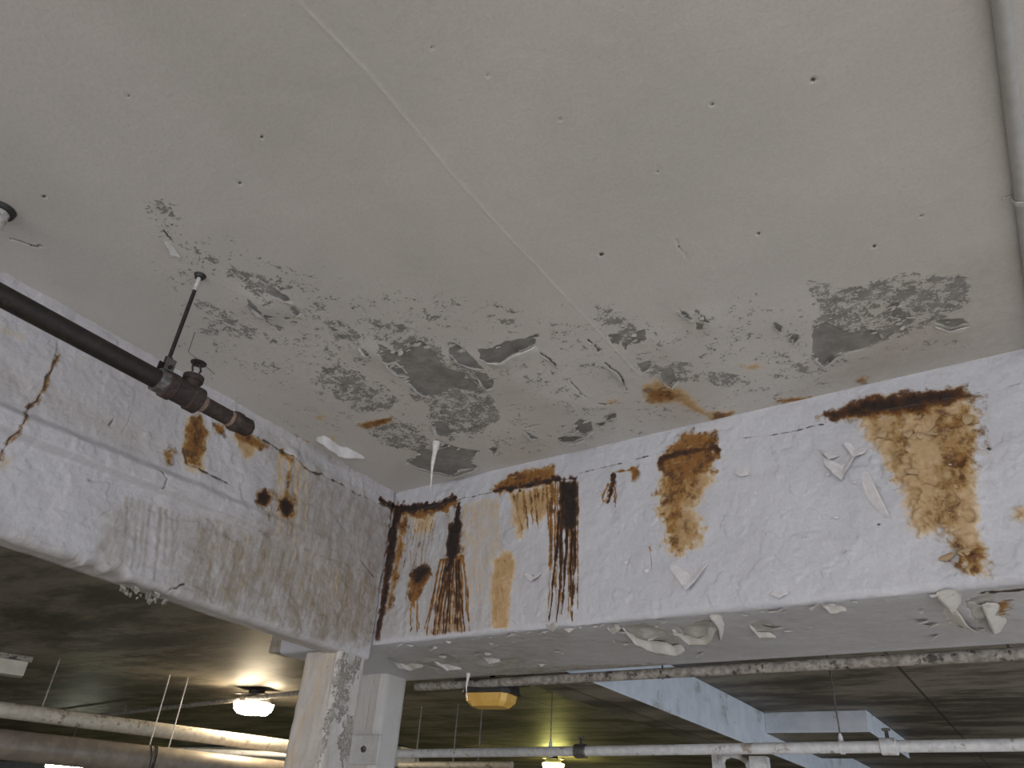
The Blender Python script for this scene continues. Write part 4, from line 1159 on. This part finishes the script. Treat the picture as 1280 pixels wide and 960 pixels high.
# small chips: four shapes shared by many
chips = []
for k in range(5):
    n = 7
    ring = [(math.cos(2 * math.pi * i / n) * (.6 + .5 * random.random()), math.sin(2 * math.pi * i / n) * (.6 + .5 * random.random())) for i in range(n)]
    Vc = [(x, y, -.55 * max(0, y + .2) ** 2 - .06) for x, y in ring] + [(0, 0, -.05)]
    Vc += [(x, y, z + .07) for x, y, z in Vc]
    Fc = [(i, (i + 1) % n, n) for i in range(n)] + [((i + 1) % n + n + 1, i + n + 1, 2 * n + 1) for i in range(n)] + [(i, i + n + 1, (i + 1) % n + n + 1, (i + 1) % n) for i in range(n)]
    me = bpy.data.meshes.new('paint_flake'); me.from_pydata(Vc, [], Fc); me.update(); chips.append(me)
def chip(parent, mat_i, loc, rot, s):
    me = chips[random.randrange(5)]
    key = me.name + mat_i.name
    if key not in chip.cache:
        c = me.copy(); c.materials.append(mat_i); chip.cache[key] = c
    o = bpy.data.objects.new('paint_flake', chip.cache[key])
    o.location = loc; o.rotation_euler = rot; o.scale = (s * random.uniform(.7, 1.5), s, s)
    return link(o, parent)
chip.cache = {}
gsx, gsy = np.gradient(ck.f['bare'])
ed = (np.hypot(gsx, gsy) > .12) & (ck.U < .2) & (ck.V > .75)
ii = np.argwhere(ed)
for k in RNG.choice(len(ii), 170, replace=False):
    i, j = ii[k]
    chip(ceiling, M_FLAKE, (ck.U[i, j], ck.V[i, j], ZC - .004), (random.uniform(-.35, .25), random.uniform(-.25, .25), random.uniform(-.9, .9) + math.pi), random.uniform(.005, .012))
for px0, px1, n in ((485, 700, 20), (760, 905, 12), (930, 1070, 5), (1150, 1275, 12), (640, 1200, 24)):
    for k in range(n):
        p = onZ(ZS - .003, random.uniform(px0, px1), 800)
        yy = YR + .01 + (.5 if n != 24 else .03) * random.random() ** 1.6
        chip(beam_right, M_FLAKE, (p[0], yy, ZS - .004), (random.uniform(-.25, .12), random.uniform(-.15, .15), random.uniform(-1, 1) + math.pi), random.uniform(.006, .018))
for k in range(18):
    px = random.uniform(740, 1230); py = random.uniform(600, 760) - (px - 560) * .12
    p = onY(YR - .004, px, py)
    chip(beam_right, M_FLAKE_W, tuple(p), (math.pi / 2 + random.uniform(-.35, .05), random.uniform(-.2, .2), random.uniform(-.5, .5)), random.uniform(.004, .009))
# scaling plates of rusty paint on the big stain
for k in range(26):
    px = random.uniform(1095, 1212); py = random.uniform(515, 700)
    if px < 1080 + (py - 520) * .55: continue
    p = onY(YR - .012, px, py)
    chip(beam_right, M_FLAKE_T if random.random() < .9 else M_FLAKE_W, tuple(p), (math.pi / 2 + random.uniform(-.5, .1), random.uniform(-.4, .4), random.uniform(-.3, .3)), random.uniform(.010, .024))
# rubble clinging to the broken arris of the left beam
for k in range(22):
    px = random.uniform(150, 212); py = 735 + (px - 150) * .22 + random.uniform(-4, 8)
    p = onX(XL - random.uniform(0, .03), px, py)
    n = 8; r = random.uniform(.005, .014)
    Vq = [Vector((random.gauss(0, 1), random.gauss(0, 1), random.gauss(0, 1))).normalized() * r * random.uniform(.7, 1.2) for _ in range(9)]
    import bmesh
    bm = bmesh.new()
    for v in Vq: bm.verts.new(v)
    bmesh.ops.convex_hull(bm, input=bm.verts)
    me = bpy.data.meshes.new('concrete_chip'); bm.to_mesh(me); bm.free(); me.materials.append(M_RUBBLE)
    o = bpy.data.objects.new('concrete_chip', me); o.location = tuple(p); link(o, beam_left)
